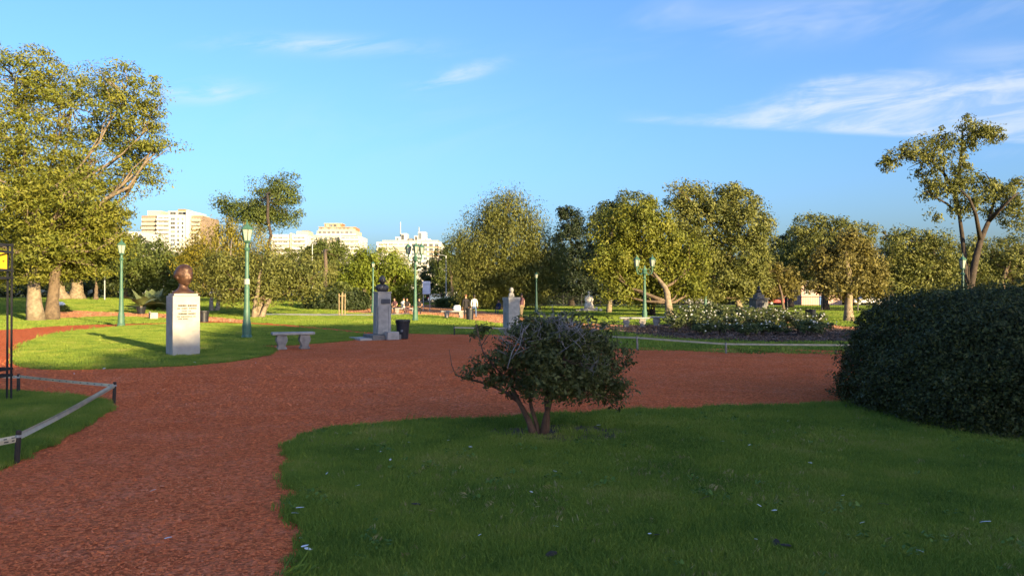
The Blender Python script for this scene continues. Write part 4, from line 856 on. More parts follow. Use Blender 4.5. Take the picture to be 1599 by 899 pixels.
# ------------------------------------------------------------------ far railing, cars on the road
def railing():
    pts = [G(395, 470), G(470, 470.5), G(560, 472), G(690, 476), G(780, 478.5), G(880, 479), G(1000, 480), G(1120, 483), G(1230, 485), G(1340, 486), G(1480, 487), G(1640, 488)]
    t = empty('railing', pts[0], 'long dark iron railing along the far edge of the park', 'fence'); k = 0
    proto = {}
    for a, b in zip(pts, pts[1:]):
        L = (b - a).length; n = max(1, round(L / 3.0)); s = L / n; key = round(s, 2)
        if key not in proto:
            mb = MB()
            for i in range(int(s / .17)): mb.box(((i + .5) * s / int(s / .17), 0, .82), (.025, .025, 1.5))
            mb.box((s / 2, .02, .16), (s - .08, .03, .05)).box((s / 2, .02, 1.46), (s - .08, .03, .05)); pm = MB().box((0, 0, .86), (.09, .09, 1.72)).box((0, 0, 1.75), (.13, .13, .06))
            proto[key] = (mb.mesh('panel', BLACKM), pm.mesh('post', BLACKM))
        for i in range(n):
            p = a.lerp(b, i / n) - pts[0]; p.z = tz(*(a.lerp(b, i / n)).xy) - pts[0].z
            o = link('panel', proto[key][0], t, p); o.rotation_euler = (0, 0, math.atan2(b.y - a.y, b.x - a.x)); link('post', proto[key][1], t, p)
railing()
def car(label, loc, rz, col, van=False):
    t = empty('parked_car', loc, label, 'car', None, rz); pm = mat('car_paint_%d_%d_%d' % tuple(int(c * 99) for c in col), col, .3, spec=.6)
    L, W, H = (4.3, 1.75, 1.45) if not van else (4.8, 1.9, 1.95)
    prof = [(-L / 2, .35), (-L / 2, .75), (-L / 2 + .15, .9), (-L * .22 if not van else -L * .42, .98), (L * .30, 1.0), (L / 2 - .08, .85), (L / 2, .4)]
    cab = [(-L * .46, .95), (-L * .36, H - .06), (L * .05, H), (L * .10, H - .03), (L * .27, .99)] if not van else [(-L * .48, .95), (-L * .46, H), (L * .18, H), (L * .32, 1.0)]
    def ext(p, w0, w1, zc):
        mb = MB(); n = len(p); w = lambda z: w0 if z < zc else w1
        mb.add([(x, -w(z) / 2, z) for x, z in p] + [(x, w(z) / 2, z) for x, z in p], [tuple(range(n)), tuple(range(2 * n - 1, n - 1, -1))] + [(i, n + i, n + (i + 1) % n, (i + 1) % n) for i in range(n)]); return mb
    ext(prof, W, W * .96, .9).build('body', pm, t, bevel=.05); ext(cab, W * .93, W * .76, 1.1).build('cabin', pm, t, bevel=.05)
    g = MB()
    for s in (-1, 1):
        z0, z1 = 1.04, H - .12; y0, y1 = s * (W * .93 / 2 + .0), s * (W * .77 / 2 + .02)
        for a, b_ in ((-.36, -.12), (-.10, .12)):
            k = [(a * L, y0, z0), (b_ * L + .1, y0, z0), (b_ * L, y1, z1), (a * L + .08, y1, z1)]; g.add([(x, y + s * .012, z) for x, y, z in k], [(0, 1, 2, 3)])
    g.build('side_glass', GLASSW, t)
    for x in (-L * .31, L * .31):
        for s in (-1, 1):
            w = MB(); w.lathe([(.31, -.1), (.33, -.06), (.33, .06), (.31, .1)], 14); o = w.build('wheel', RUBBER, t, (x, s * (W / 2 - .09), .33)); o.rotation_euler = (R(90), 0, 0)
            MB().lathe([(.19, -.115), (.19, .115)], 10).build('rim', GREYM, o)
    for s in (-1, 1):
        MB().box((L / 2 - .03, s * W * .36, .7), (.1, .3, .13)).build('headlight', GLASSL, t); MB().box((-L / 2 + .02, s * W * .38, .78), (.08, .22, .16)).build('tail_light', mat('red_lens', (.4, .02, .02), .3), t)
    return t
def gz(px, D): x = (px - CX) / FP * D; return Vector((x, D, tz(x, D) + .03))
for lab, px, D, col, van in (('pale silver car seen right of the many stemmed tree', 452, 126, (.5, .52, .55), False), ('blue car seen low behind the many stemmed tree', 437, 124, (.10, .16, .34), False), ('red car seen behind the many stemmed tree', 446, 129, (.45, .04, .03), True),
                             ('white van seen past the blue sign near the seated people', 716, 125, (.68, .68, .66), True), ('blue grey car seen right of the blue sign', 690, 125, (.14, .2, .34), False), ('white car parked at the left behind the olive tree', 350, 128, (.6, .6, .6), False), ('dark car parked behind the many stemmed tree', 375, 127, (.05, .05, .06), False),
                             ('white car seen behind the bronze foliaged tree', 1352, 121, (.6, .58, .55), False), ('dark car seen right of the bronze foliaged trunk', 1382, 121, (.03, .035, .045), False), ('red car seen right of the stepped monument', 1216, 122, (.42, .05, .04), False), ('grey car seen left of the stepped monument', 1090, 122, (.3, .3, .31), False)):
    car(lab, gz(px, D), R(-2 if px < 900 else 178), col, van)

# ------------------------------------------------------------------ lamps
def lantern(parent, loc, s=1.0):
    g = MB().lathe([(.13 * s, .06 * s), (.23 * s, .52 * s)], 6, cap=True); o = g.build('lantern', GLASSL, parent, loc)
    f = MB()
    for i in range(6):
        a = 2 * math.pi * i / 6; c, s_ = math.cos(a), math.sin(a); f.tube([(.135 * s * c, .135 * s * s_, .05 * s), (.235 * s * c, .235 * s * s_, .53 * s)], .02 * s, 4)
    f.lathe([(.15 * s, .0), (.16 * s, .06 * s)], 6).lathe([(.25 * s, .515 * s), (.26 * s, .56 * s)], 6); f.build('lantern_frame', GREENP, o)
    MB().lathe([(.25 * s, .565 * s), (.19 * s, .64 * s), (.10 * s, .72 * s), (.07 * s, .74 * s), (.05 * s, .80 * s), (.02 * s, .83 * s), (.03 * s, .86 * s), (.006 * s, .97 * s)], 6).build('lantern_roof', GREENP, o)
    return o
def lamp(label, base, h, kind=1, m=None, rz=0.0, s=1.0, group='green lantern lamps'):
    m = m or GREENP; t = empty('street_lamp', base, label, 'lamp', group, rz); ls = .9 * s
    top = h - .97 * ls if kind == 1 else h - 1.45 * ls
    MB().lathe([(.20, -.05), (.20, .10), (.17, .16), (.165, .55), (.15, .62), (.13, .75), (.10, 1.4), (.095, 1.9), (.10, 1.95), (.085, 2.0), (.065, top - .35), (.09, top - .33), (.12, top - .28), (.07, top - .22), (.06, top - .06), (.11, top - .02), (.09, top)], 14).build('post', m, t, smooth=False)
    MB().lathe([(.101, 2.1), (.104, 2.12), (.101, 2.2), (.104, 2.22), (.101, 2.3)], 12).build('sticker_band', PALESTONE, t) if kind == 1 and h > 4.5 and 'nearest' in label else None
    if kind == 1: lantern(t, (0, 0, top), ls)
    else:
        n = kind; c = MB().lathe([(.10, 0), (.16, .06), (.12, .14), (.17, .22), (.09, .32), (.05, .5), (.03, .56)], 10); c.build('capital', m, t, (0, 0, top))
        for i in range(n):
            a = 2 * math.pi * i / n + (0 if n == 2 else .5); dx, dy = math.cos(a), math.sin(a)
            mb = MB(); mb.tube([(dx * r_, dy * r_, top + z) for r_, z in ((.1, .1), (.25, -.04), (.42, .02), (.5, .2), (.5, .46))], [.05, .045, .045, .04, .05], 6)
            mb.tube([(dx * r_, dy * r_, top + z) for r_, z in ((.12, .3), (.28, .34), (.38, .22), (.3, .12))], .025, 5); mb.build('arm', m, t); lantern(t, (dx * .5, dy * .5, top + .46), ls)
    return t
lamp('nearest green lamp post with single lantern, between pedestal and stone bench', G(386, 529), 4.6, 1, s=1.0)
lamp('green lamp post with single lantern left of the bronze head', G(190, 509.5), 4.75, 1)
lamp('green lamp with triple lanterns beside the seated people', G(649, 501), 5.1, 3, s=.95, rz=.25)
lamp('green lamp with twin lanterns before the twisted trunk tree', G(1007, 501.5), 4.25, 2, s=.95)
lamp('slim pale green lamp just left of the dark bust', G(583, 489), 4.6, 1, s=.7)
lamp('dark lamp post right of the grey pedestal behind the small tree', G(838, 487), 4.0, 1, DKGREENP, s=.8)
lamp('dark lamp half hidden at the foot of the tall open tree', G(1504, 508), 4.0, 1, DKGREENP, s=1.0)
lamp('thin green lamp rising behind the rose bed', G(1102, 492), 2.4, 1, s=.5)
lamp('thin green post among the bushes behind the two women', G(766, 482), 3.2, 1, s=.5)
def street_light(label, base, h, side):
    t = empty('street_light', base, label, 'lamp', 'grey street lights'); MB().lathe([(.09, -.05), (.08, .4), (.05, h)], 8).build('pole', GREYM, t)
    MB().tube([(0, 0, h - .15), (side * .3, 0, h + .05), (side * .8, 0, h + .1)], .035, 6).build('arm', GREYM, t); MB().lathe([(.10, 0), (.18, .05), (.12, .12)], 10, sx=1.5).build('lamp_head', GREYM, t, (side * .95, 0, h + .04))
street_light('grey street light before the domed dark pine', G(488, 474), 6.6, .3); street_light('grey street light left of the great drooping tree', G(697, 478), 6.8, -1); street_light('grey street light left of the far green lantern', G(164, 468.5), 6.0, 1)
street_light('short grey street light right of the many stemmed tree', G(489.5, 472), 3.4, 1)

# ------------------------------------------------------------------ busts, pedestals, monuments
def head_mesh(mb, c, s, face, hair=0.09, seed=0, beard=0.0):
    """a modelled head: brow, eye sockets, nose, lips, chin, ears and a cap of waved hair"""
    n, m = 30, 22; vs, fs = [], []; ca, sa = math.cos(face), math.sin(face); rr = random.Random(seed); ph = [rr.uniform(0, 6) for _ in range(4)]
    def gs(x, y, cx, cy, w, h): return math.exp(-((x - cx) / w) ** 2 - ((y - cy) / h) ** 2)
    for j in range(m + 1):
        th = math.pi * j / m
        for i in range(n):
            a = 2 * math.pi * i / n; dx, dy, dz = math.sin(th) * math.cos(a), math.sin(th) * math.sin(a), -math.cos(th)
            x, y, z = dx * .50, dy * .40, dz * .60              # x is the facing direction
            if dz < 0: y *= 1 + .28 * dz; x *= 1 + .10 * dz
            if dx > 0:
                f = min(1, dx * 1.6)
                x += f * (.15 * gs(y, z, 0, -.10, .06, .11) + .05 * gs(y, z, 0, .08, .22, .05) - .07 * (gs(y, z, .14, .0, .07, .06) + gs(y, z, -.14, .0, .07, .06)) + .045 * gs(y, z, 0, -.29, .09, .05) + .09 * gs(y, z, 0, -.46, .11, .09) - .02 * gs(y, z, 0, -.37, .1, .03) + beard * gs(y, z, 0, -.42, .2, .16))
            k = max(0, min(1, (z - (.20 if dx > .35 else -.22 if dx < .1 else -.05)) * 6)) * (1 if dx < .85 or z > .3 else 0)
            hh = 1 + k * (hair + hair * .35 * math.sin(9 * a + ph[0] + 6 * dz) * math.cos(8 * dz + ph[1]) + .02 * math.sin(17 * a + ph[2]))
            x, y, z = x * hh, y * hh, z * (1 + k * hair * .6)
            vs.append((c[0] + s * (x * ca - y * sa), c[1] + s * (x * sa + y * ca), c[2] + s * z))
    for j in range(m):
        for i in range(n):
            k = (i + 1) % n; fs.append((j * n + i, j * n + k, (j + 1) * n + k, (j + 1) * n + i))
    mb.add(vs, fs)
    for sd in (-1, 1):
        ex, ey = -.05, sd * .40; mb.ball((c[0] + s * (ex * ca - ey * sa), c[1] + s * (ex * sa + ey * ca), c[2] - s * .06), (s * .09, s * .07, s * .13), 8, 6)
def loft(mb, rings, seg=18):
    vs, fs = [], []
    for cx, cy, z, rx, ry, rot in rings:
        for i in range(seg):
            a = 2 * math.pi * i / seg; x, y = rx * math.cos(a), ry * math.sin(a); vs.append((cx + x * math.cos(rot) - y * math.sin(rot), cy + x * math.sin(rot) + y * math.cos(rot), z))
    for j in range(len(rings) - 1):
        for i in range(seg):
            k = (i + 1) % seg; fs.append((j * seg + i, j * seg + k, (j + 1) * seg + k, (j + 1) * seg + i))
    fs.append(tuple(range(seg - 1, -1, -1))); fs.append(tuple((len(rings) - 1) * seg + i for i in range(seg))); mb.add(vs, fs)
def bust(name, label, loc, h, face, m, shoulders=True, hair=.09, seed=0, width=1.0, beard=0.0, neck_only=False):
    mb = MB(); ca, sa = math.cos(face), math.sin(face); hs = h * (.64 if neck_only else .50)     # head height as a share of the bust
    if neck_only:
        loft(mb, [(0, 0, 0, .34 * h, .38 * h, face), (0, 0, .05 * h, .33 * h, .37 * h, face), (0, 0, .12 * h, .24 * h, .26 * h, face), (.0, .0, .18 * h, .17 * h, .18 * h, face), (.01 * h * ca, .01 * h * sa, .28 * h, .15 * h, .145 * h, face), (.02 * h * ca, .02 * h * sa, .5 * h, .15 * h, .14 * h, face)])
        head_mesh(mb, (.05 * h * ca, .05 * h * sa, h - .62 * hs), hs * .98, face, hair, seed, beard)
    else:
        W = .40 * h * width
        loft(mb, [(0, 0, 0, .17 * h, .28 * h, face), (0, 0, .06 * h, .19 * h, .34 * h, face), (0, 0, .2 * h, .21 * h, W, face), (0, 0, .34 * h, .2 * h, W * .96, face), (0, 0, .42 * h, .16 * h, W * .66, face), (.01 * h * ca, .01 * h * sa, .48 * h, .11 * h, .13 * h, face), (.02 * h * ca, .02 * h * sa, .60 * h, .10 * h, .11 * h, face)])
        mb.tube([(.2 * h * ca - .1 * h * sa, .2 * h * sa + .1 * h * ca, .40 * h), (.24 * h * ca, .24 * h * sa, .2 * h), (.22 * h * ca + .0 * sa, .22 * h * sa, .08 * h)], [.02 * h, .03 * h, .02 * h], 5)
        head_mesh(mb, (.04 * h * ca, .04 * h * sa, h - .62 * hs), hs * .98, face, hair, seed, beard)
    o = mb.build(name, m, None, loc, smooth=True); tag(o, label, 'sculpture'); return o
def text_lines(parent, m, origin, right, up, nrm, lines, seed):
    """worn engraved lettering: rows of short strokes too weathered to read"""
    rr = random.Random(seed); mb = MB()
    for row, (u0_, u1_, v_, h_) in enumerate(lines):
        u = u0_
        while u < u1_:
            w = rr.uniform(.012, .03)
            if rr.random() < .84:
                p = [origin + right * a + up * b + nrm * .004 for a, b in ((u, v_), (u + w, v_), (u + w, v_ + h_), (u, v_ + h_))]; mb.add(p, [(0, 1, 2, 3)])
            u += w + .009
    mb.build('inscription', m, parent)
INK = mat('engraved_lettering', (.05, .046, .042), 1.0, spec=0.0)
def pedestal_bronze_head():
    g = G(274, 557.5); s, rot = .72, R(38)
    loc = g + Vector((0, .5, .035)); t = empty('pedestal', loc, 'tall pale stone pedestal carrying the bronze head on the sunlit lawn', 'pedestal')
    o = MB().box((0, 0, .80), (s, s, 1.66), rot, .985).build('shaft', PALESTONE, t, bevel=.012)
    MB().box((0, 0, 1.665), (s * .87, s * .87, .062), rot).build('cap', PALESTONE, t, bevel=.01)
    n = Vector((math.sin(rot), -math.cos(rot), 0)); r = Vector((math.cos(rot), math.sin(rot), 0))
    text_lines(t, INK, n * (s / 2) + Vector((0, 0, 0)), r, Vector((0, 0, 1)), n, [(-.24, .26, 1.34, .05), (-.24, .26, 1.27, .035), (-.13, .12, 1.20, .025), (-.24, .24, 1.12, .045), (-.24, .24, 1.05, .03), (-.22, .05, .99, .03)], 1)
    bust('bronze_bust', 'large brown bronze head with waved hair on the pale stone pedestal', loc + Vector((0, 0, 1.695)), .80, R(-28), BRONZE, hair=.2, seed=3, neck_only=True)
pedestal_bronze_head()
def pedestal_dark_bust():
    g = G(594, 531); loc = g + Vector((0, .45, .012)); t = empty('pedestal', loc, 'slim grey stone pedestal with plaque and low steps beside the black bin', 'pedestal'); rot = R(30)
    MB().box((0, 0, .09), (1.12, 1.12, .20), rot).build('plinth', DARKSTONE, t, bevel=.015); n = Vector((math.sin(rot), -math.cos(rot), 0)); r = Vector((math.cos(rot), math.sin(rot), 0))
    b = n * .62 + r * .15; MB().box((b.x, b.y, .16), (.46, .36, .30), rot).build('step_block', STONE, t, bevel=.012)
    MB().box((-b.x * .2 - .45, b.y * .3, .03), (1.0, 1.3, .09), rot).build('paving_slab', STONE, t)
    o = MB().box((0, 0, .98), (.53, .53, 1.56), rot, .97).build('shaft', STONE, t, bevel=.01)
    for sx in (-1, 1): p = r * (sx * .20) + n * .268; MB().box((p.x, p.y, .72), (.08, .03, 1.02), rot).build('pilaster', STONE, t)
    for f_, g_ in ((-r, n),): p = f_ * .272; MB().box((p.x, p.y, .72), (.03, .30, 1.0), rot).build('pilaster', STONE, t)
    MB().box((0, 0, 1.775), (.56, .56, .05), rot).build('cap', STONE, t, bevel=.008)
    p = n * .268 + Vector((.04, 0, 1.44)); MB().box(p, (.34, .03, .17), rot).build('plaque', mat('plaque_metal', (.05, .055, .07), .5, metal=.3), t)
    bust('dark_bust', 'dark blue black bust of a bald man on the slim pedestal', loc + Vector((0, 0, 1.80)), .62, R(-62), DKBRONZE, hair=.02, seed=5, width=1.05)
pedestal_dark_bust()
def pedestal_grey():
    g = G(799, 518); loc = g + Vector((0, .4, .0)); t = empty('pedestal', loc, 'grey stone pedestal partly hidden behind the small tree', 'pedestal'); rot = R(28)
    MB().box((0, 0, .06), (.9, .9, .16), rot).build('plinth', STONE, t, bevel=.01); MB().box((0, 0, .78), (.58, .58, 1.30), rot).build('shaft', STONE, t, bevel=.01); MB().box((0, 0, 1.505), (.62, .62, .15), rot).build('cap', STONE, t, bevel=.01)
    bust('stone_bust', 'small pale grey bust on the grey pedestal above the small tree', loc + Vector((0, 0, 1.58)), .46, R(-70), STONE, hair=.05, seed=8, width=.72)
pedestal_grey()
def stepped_monument():
    g = gz(1185, 57); g.z = 0; t = empty('monument', g, 'dark stepped stone monument rising behind the white roses', 'monument'); rot = R(12)
    for nm, w, z0, z1 in (('base', 1.5, -.1, .3), ('shaft', 1.04, .3, 1.36), ('cornice', 1.18, 1.36, 1.46), ('block', .62, 1.46, 1.72), ('neck', .34, 1.72, 1.86)): MB().box((0, 0, (z0 + z1) / 2), (w, w, z1 - z0 - .004), rot, .97).build(nm, DARKSTONE, t, bevel=.015)
    n = Vector((math.sin(rot), -math.cos(rot), 0)); MB().box(n * .56 + Vector((0, 0, .9)), (.6, .03, .34), rot).build('plaque', mat('plaque_metal'), t)
    bust('dark_bust', 'small dark bust on top of the stepped monument behind the roses', g + Vector((0, 0, 1.86)), .50, R(-80), DKBRONZE, hair=.06, seed=9)
stepped_monument()
def white_statue():
    g = G(920, 486); t = empty('statue', g, 'white marble seated figure on a low plinth on the far lawn', 'statue'); W = mat('white_marble', (.66, .60, .50), .7, (.55, .5, .42), 3)
    MB().box((0, 0, .14), (1.5, 1.3, .34), R(10)).build('plinth', PALESTONE, t, bevel=.03)
    mb = MB(); loft(mb, [(0, -.15, .3, .52, .45, 0), (0, -.12, .6, .46, .42, 0), (-.02, -.08, .85, .40, .36, 0), (-.02, .02, 1.05, .30, .24, 0), (0, .03, 1.3, .31, .2, 0), (0, .02, 1.5, .33, .19, 0), (0, 0, 1.6, .2, .15, 0), (0, -.01, 1.66, .09, .09, 0), (0, -.02, 1.75, .08, .08, 0)])
    head_mesh(mb, (0, -.03, 1.88), .30, R(-80), .08, 4)
    for sx in (-1, 1): mb.tube([(sx * .28, 0, 1.5), (sx * .38, -.1, 1.25), (sx * .32, -.32, 1.02), (sx * .15, -.42, .96)], [.10, .09, .075, .06], 8)
    mb.build('figure', W, t, smooth=True)
    MB().box((.75, -.3, .2), (.28, .3, .5), .2, .7).build('side_stone', W, t, bevel=.04); MB().box((1.15, -.5, .12), (.3, .28, .34), .4, .75).build('side_stone', W, t, bevel=.04); MB().box((-.95, -.3, .08), (.8, .35, .2), .1).build('side_slab', PALESTONE, t, bevel=.02)
white_statue()

# ------------------------------------------------------------------ benches, bins, planters, signs
def stone_bench(label, loc, rz, L=1.3, s=1.0):
    t = empty('stone_bench', loc, label, 'bench', 'stone benches in the park', rz)
    MB().box((0, 0, .49), (L, .44, .085)).build('seat', STONE, t, bevel=.025)
    prof = [(-.20, 0), (.20, 0), (.19, .06), (.13, .10), (.15, .17), (.21, .25), (.22, .33), (.18, .40), (.20, .447), (-.20, .447), (-.18, .40), (-.22, .33), (-.21, .25), (-.15, .17), (-.13, .10), (-.19, .06)]
    n = len(prof)
    for x in (-L * .27, L * .27):
        mb = MB(); w = .34
        mb.add([(x + y * .78, w / 2, z) for y, z in prof] + [(x + y * .78, -w / 2, z) for y, z in prof], [tuple(range(n)), tuple(range(2 * n - 1, n - 1, -1))] + [(i, n + i, n + (i + 1) % n, (i + 1) % n) for i in range(n)])
        mb.build('leg', mat('bench_leg_stone', (.27, .245, .22), .9, (.17, .155, .14), 6, bump=.4, bscale=30), t, bevel=.02)
    return t
stone_bench('weathered grey stone bench standing on the brick edge before the lawn', G(456, 546) + Vector((0, .15, .012)), R(24), 1.28)
stone_bench('stone bench with a white bag on it beside the two women', G(709, 497) + Vector((0, 0, .02)), R(12), 1.9)
stone_bench('dark topped stone bench on the sunlit path right of the small tree', G(991, 512) + Vector((0, 0, .02)), R(-6), 1.5)
stone_bench('second stone bench on the path, nearer the white roses', G(1040, 511) + Vector((0, .4, .02)), R(-25), 1.5)
stone_bench('stone bench under the seated people beyond the lawn', G(634, 491) + Vector((0, 0, .02)), R(4), 2.6)
def bin_(label, loc, h=.72, r0=.20, r1=.265, m=None, bag=True):
    t = empty('litter_bin', loc, label, 'bin'); m = m or BINM
    MB().lathe([(r0, 0), (r0 + .01, .03), (r1, h - .06), (r1 + .015, h - .05), (r1 + .015, h), (r1 - .012, h), (r1 - .02, h - .1), (r0 - .02, .04)], 20, cap=True).build('body', m, t, smooth=False)
    if bag: MB().lathe([(r1 + .018, h - .11), (r1 + .024, h - .05), (r1 + .02, h + .012), (r1 - .02, h + .01), (r1 - .05, h - .12)], 18, cap=False).build('bag', BLACKM, t)
    mb = MB()
    for k in range(3): mb.add([(x, -(r0 + .045) * math.sqrt(max(0, 1 - (x / (r0 + .045)) ** 2)) - .012, z) for x, z in ((-.05 + k * .035, .28), (-.03 + k * .035, .28), (-.015 + k * .03, .36), (-.03 + k * .03, .36))], [(0, 1, 2, 3)])
    if 'slim' in label: mb.build('print', mat('bin_print', (.25, .25, .28), .6), t)
bin_('black tapered litter bin standing next to the slim pedestal on the brick', G(628, 530) + Vector((0, .25, .012)))
bin_('dark bin on the lawn edge right behind the pale pedestal', G(319, 503), .70, .26, .3)
bin_('dark bin beside the two standing women', G(734, 500), .8, .22, .26)
bin_('dark square topped bin on the lawn left of the bronze foliaged tree', G(1266, 496), .62, .36, .38, bag=False)
def block():
    g = G(241, 498.5); t = empty('stone_block', g, 'small grey stone block at the far path behind the pale pedestal', 'stone'); MB().box((0, 0, .22), (.5, .4, .5), .5, .95).build('block', STONE, t, bevel=.02); MB().box((-.32, .1, .26), (.12, .34, .56), .5).build('side_post', DARKSTONE, t, bevel=.01)
block()
def agave(label, loc, n, L, pot):
    t = empty('agave_plant', loc, label, 'plant', 'broad leaved plants by the far path'); rr = random.Random(n); z0 = .0
    if pot: MB().lathe([(.26, 0), (.36, .5), (.38, .52), (.38, .6), (.34, .6), (.32, .5)], 14).build('pot', BINM, t); z0 = .55
    stem = MB().lathe([(.12, -.05), (.1, z0 + .3), (.06, z0 + .6)], 8); stem.build('stem', BARK, t)
    for i in range(n):
        a = i * 2.4 + rr.uniform(-.3, .3); e = rr.uniform(.35, 1.3); l = L * rr.uniform(.75, 1.1); mb = MB(); vs = []; fs = []
        for k in range(6):
            u = k / 5; r_ = l * u * math.cos(e) * (1 + .2 * u); z = z0 + .1 + l * u * math.sin(e) - .28 * l * u * u * (1.4 - e * .7); w = l * .20 * math.sin(math.pi * (.15 + .85 * u)) + .004
            for s_ in (-1, 0, 1): vs.append((r_ * math.cos(a) - s_ * w * math.sin(a), r_ * math.sin(a) + s_ * w * math.cos(a), z + (abs(s_) * .25 * w)))
        for k in range(5):
            for q in range(2): fs.append((k * 3 + q, k * 3 + q + 1, k * 3 + q + 4, k * 3 + q + 3))
        o = mb.add(vs, fs).build('leaf', LM['agave'], t, smooth=True); o.data.attributes.new('tint', 'FLOAT', 'POINT').data.foreach_set('value', [rr.random()] * len(vs))
agave('broad leaved plant in a dark pot left of the pale pedestal', G(221, 490.5), 16, 1.7, True)
agave('large broad leaved plant in the grass just left of the pale pedestal', G(240, 484.5), 22, 2.4, False)
agave('broad leaved plant right beside the large one, nearest the pale pedestal', G(256, 485), 18, 2.0, False)
def white_rock():
    g = G(92, 479); mb = MB(); loft(mb, [(0, 0, -.02, .30, .2, 0), (.02, 0, .1, .6, .25, 0), (0, .01, .26, .68, .26, .05), (-.03, .02, .4, .6, .22, 0), (0, 0, .5, .38, .14, 0)], 12)
    tag(mb.build('white_plate', mat('white_plate', (.75, .75, .72), .7), None, g, bevel=.02), 'small white plate sign low in the grass by the left trunks', 'sign')
white_rock()
def park_sign():
    g = G(667, 486); d = g.y; t = empty('park_sign', g, 'tall pale blue notice panel right of the triple lantern lamp', 'sign'); a, b = at(660.5, d, 439) - g, at(672.5, d, 459) - g
    SB = mat('sign_blue', (.34, .40, .55), .5, (.30, .36, .5), 3)
    MB().box(((a.x + b.x) / 2, 0, (a.z + b.z) / 2), (b.x - a.x, .05, a.z - b.z), R(8)).build('panel', SB, t, bevel=.01)
    for x in (a.x + .06, b.x - .06): MB().tube([(x, .06, -.1), (x, .06, a.z)], .035, 8).build('post', GREYM, t)
    MB().box(((a.x + b.x) / 2, -.045, a.z - .32), (.5, .012, .05), R(8)).build('heading_line', mat('sign_ink', (.12, .15, .25), .6), t)
park_sign()
def tree_guard():
    g = G(7, 636); t = empty('tree_guard', g + Vector((-.45, .1, .03)), 'black iron frame with yellow plate at the left edge inside the tape', 'frame'); w = .30
    for sx in (-1, 1):
        for sy in (-1, 1):
            for k, off in enumerate((0, .065)): x = sx * (w - off); MB().box((x, sy * w, 1.22), (.022, .022, 2.5)).build('upright', BLACKM, t)
    for z in (.42, .52, 1.93, 2.05, 2.33, 2.44):
        mb = MB()
        for sy in (-1, 1): mb.box((0, sy * (w + .016), z), (2 * w + .03, .010, .035))
        for sx in (-1, 1): mb.box((sx * (w + .016), 0, z), (.010, 2 * w - .02, .035))
        mb.build('band', BLACKM, t)
    p = MB().box((.075, w - .035, 2.20), (.34, .006, .27)).build('sign_plate', YELLOW, t)
    A = MB(); y = w - .042; cx = .205; A.add([(cx - .022, y, 2.185), (cx + .018, y, 2.185), (cx + .018, y, 2.195), (cx - .022, y, 2.195)], [(0, 1, 2, 3)]); A.add([(cx - .028, y, 2.19), (cx - .008, y, 2.168), (cx - .002, y, 2.172), (cx - .016, y, 2.19)], [(0, 1, 2, 3)]); A.add([(cx - .028, y, 2.19), (cx - .016, y, 2.19), (cx - .002, y, 2.208), (cx - .008, y, 2.212)], [(0, 1, 2, 3)]); A.build('arrow_mark', BLACKM, t)
tree_guard()
# ------------------------------------------------------------------ low posts and tape
def stake(label, loc, h, r=.026, m=None, group='low stakes carrying tape'):
    t = empty('stake', loc, label, 'post', group); rr = random.Random(int(loc.x * 100)); MB().lathe([(r * .9, -.08), (r, .02), (r * 1.02, h * .6), (r, h - .015), (r * .75, h)], 8).build('shaft', m or WOODP, t); MB().lathe([(r * 1.12, h - .07), (r * 1.12, h - .045)], 8).build('band', GREYM, t); t.rotation_euler = (rr.uniform(-.05, .05), rr.uniform(-.05, .05), 0); return t
def ribbon(label, a, b, w, sag, m=TAPE, marks=True, twist=.3, strands=1, cat='tape'):
    t = empty('tape', a, label, cat); rr = random.Random(int(a.x * 37)); a0 = a; d = b - a; hn = Vector((d.y, -d.x, 0)).normalized(); n = 16
    for s in range(strands):
        vs, fs = [], []; o = s * .022; tw = twist * (1 if s == 0 else -.8)
        for i in range(n + 1):
            u = i / n; c = d * u - Vector((0, 0, sag * (1 + .5 * s) * 4 * u * (1 - u))) + hn * (.012 * s); an = tw * math.sin(u * 5 + s) ; up = Vector((0, 0, math.cos(an))) + hn * math.sin(an)
            vs += [c - up * w / 2 + Vector((0, 0, -o)), c + up * w / 2 + Vector((0, 0, -o))]
        fs = [(2 * i, 2 * i + 1, 2 * i + 3, 2 * i + 2) for i in range(n)]
        st = MB().add(vs, fs).build('strand', m, t); sd = st.modifiers.new('thick', 'SOLIDIFY'); sd.thickness = .003
        if marks:
            mk = MB()
            for i in range(14):
                u = (i + .3) / 14; c = d * u - Vector((0, 0, sag * (1 + .5 * s) * 4 * u * (1 - u) + o)) + hn * (.012 * s); an = tw * math.sin(u * 5 + s); up = Vector((0, 0, math.cos(an))) + hn * math.sin(an); nn = d.normalized().cross(up).normalized(); nn = nn if nn.y < 0 else -nn
                l = d.normalized() * rr.uniform(.02, .05); q = c + nn * .005; mk.add([q - up * w * .14, q + l - up * w * .14, q + l + up * w * .14, q + up * w * .14], [(0, 1, 2, 3)])
            mk.build('print', TAPEMARK, st)
    return t
sA, sB, sC = G(30, 616.5), G(179, 632), G(28, 724)
stake('dark stake at the far left corner of the taped lawn', sA, .36); stake('dark stake at the pointed right corner of the taped lawn', sB, .36); stake('nearest dark stake at the left of the taped lawn', sC, .34)
hz = lambda p, z: p + Vector((0, 0, z))
ribbon('pale tape from the nearest stake to the pointed corner stake', hz(sC, .285), hz(sB, .315), .042, .012, strands=2, twist=.45); ribbon('pale tape between the two far stakes of the taped lawn', hz(sA, .32), hz(sB, .30), .045, .006, twist=.2)
sD, sE = G(-120, 612), Vector((-5.6, 6.9, .03))
stake('stake of the taped lawn outside the left frame edge', sD, .36); stake('near stake of the taped lawn outside the left frame edge', sE, .34)
ribbon('short pale tape running out at the left edge behind the iron frame', hz(sD, .31), hz(sA, .31), .045, .006); ribbon('pale doubled tape leaving the left edge at the nearest stake', hz(sE, .2), hz(sC, .27), .045, .01, strands=2)
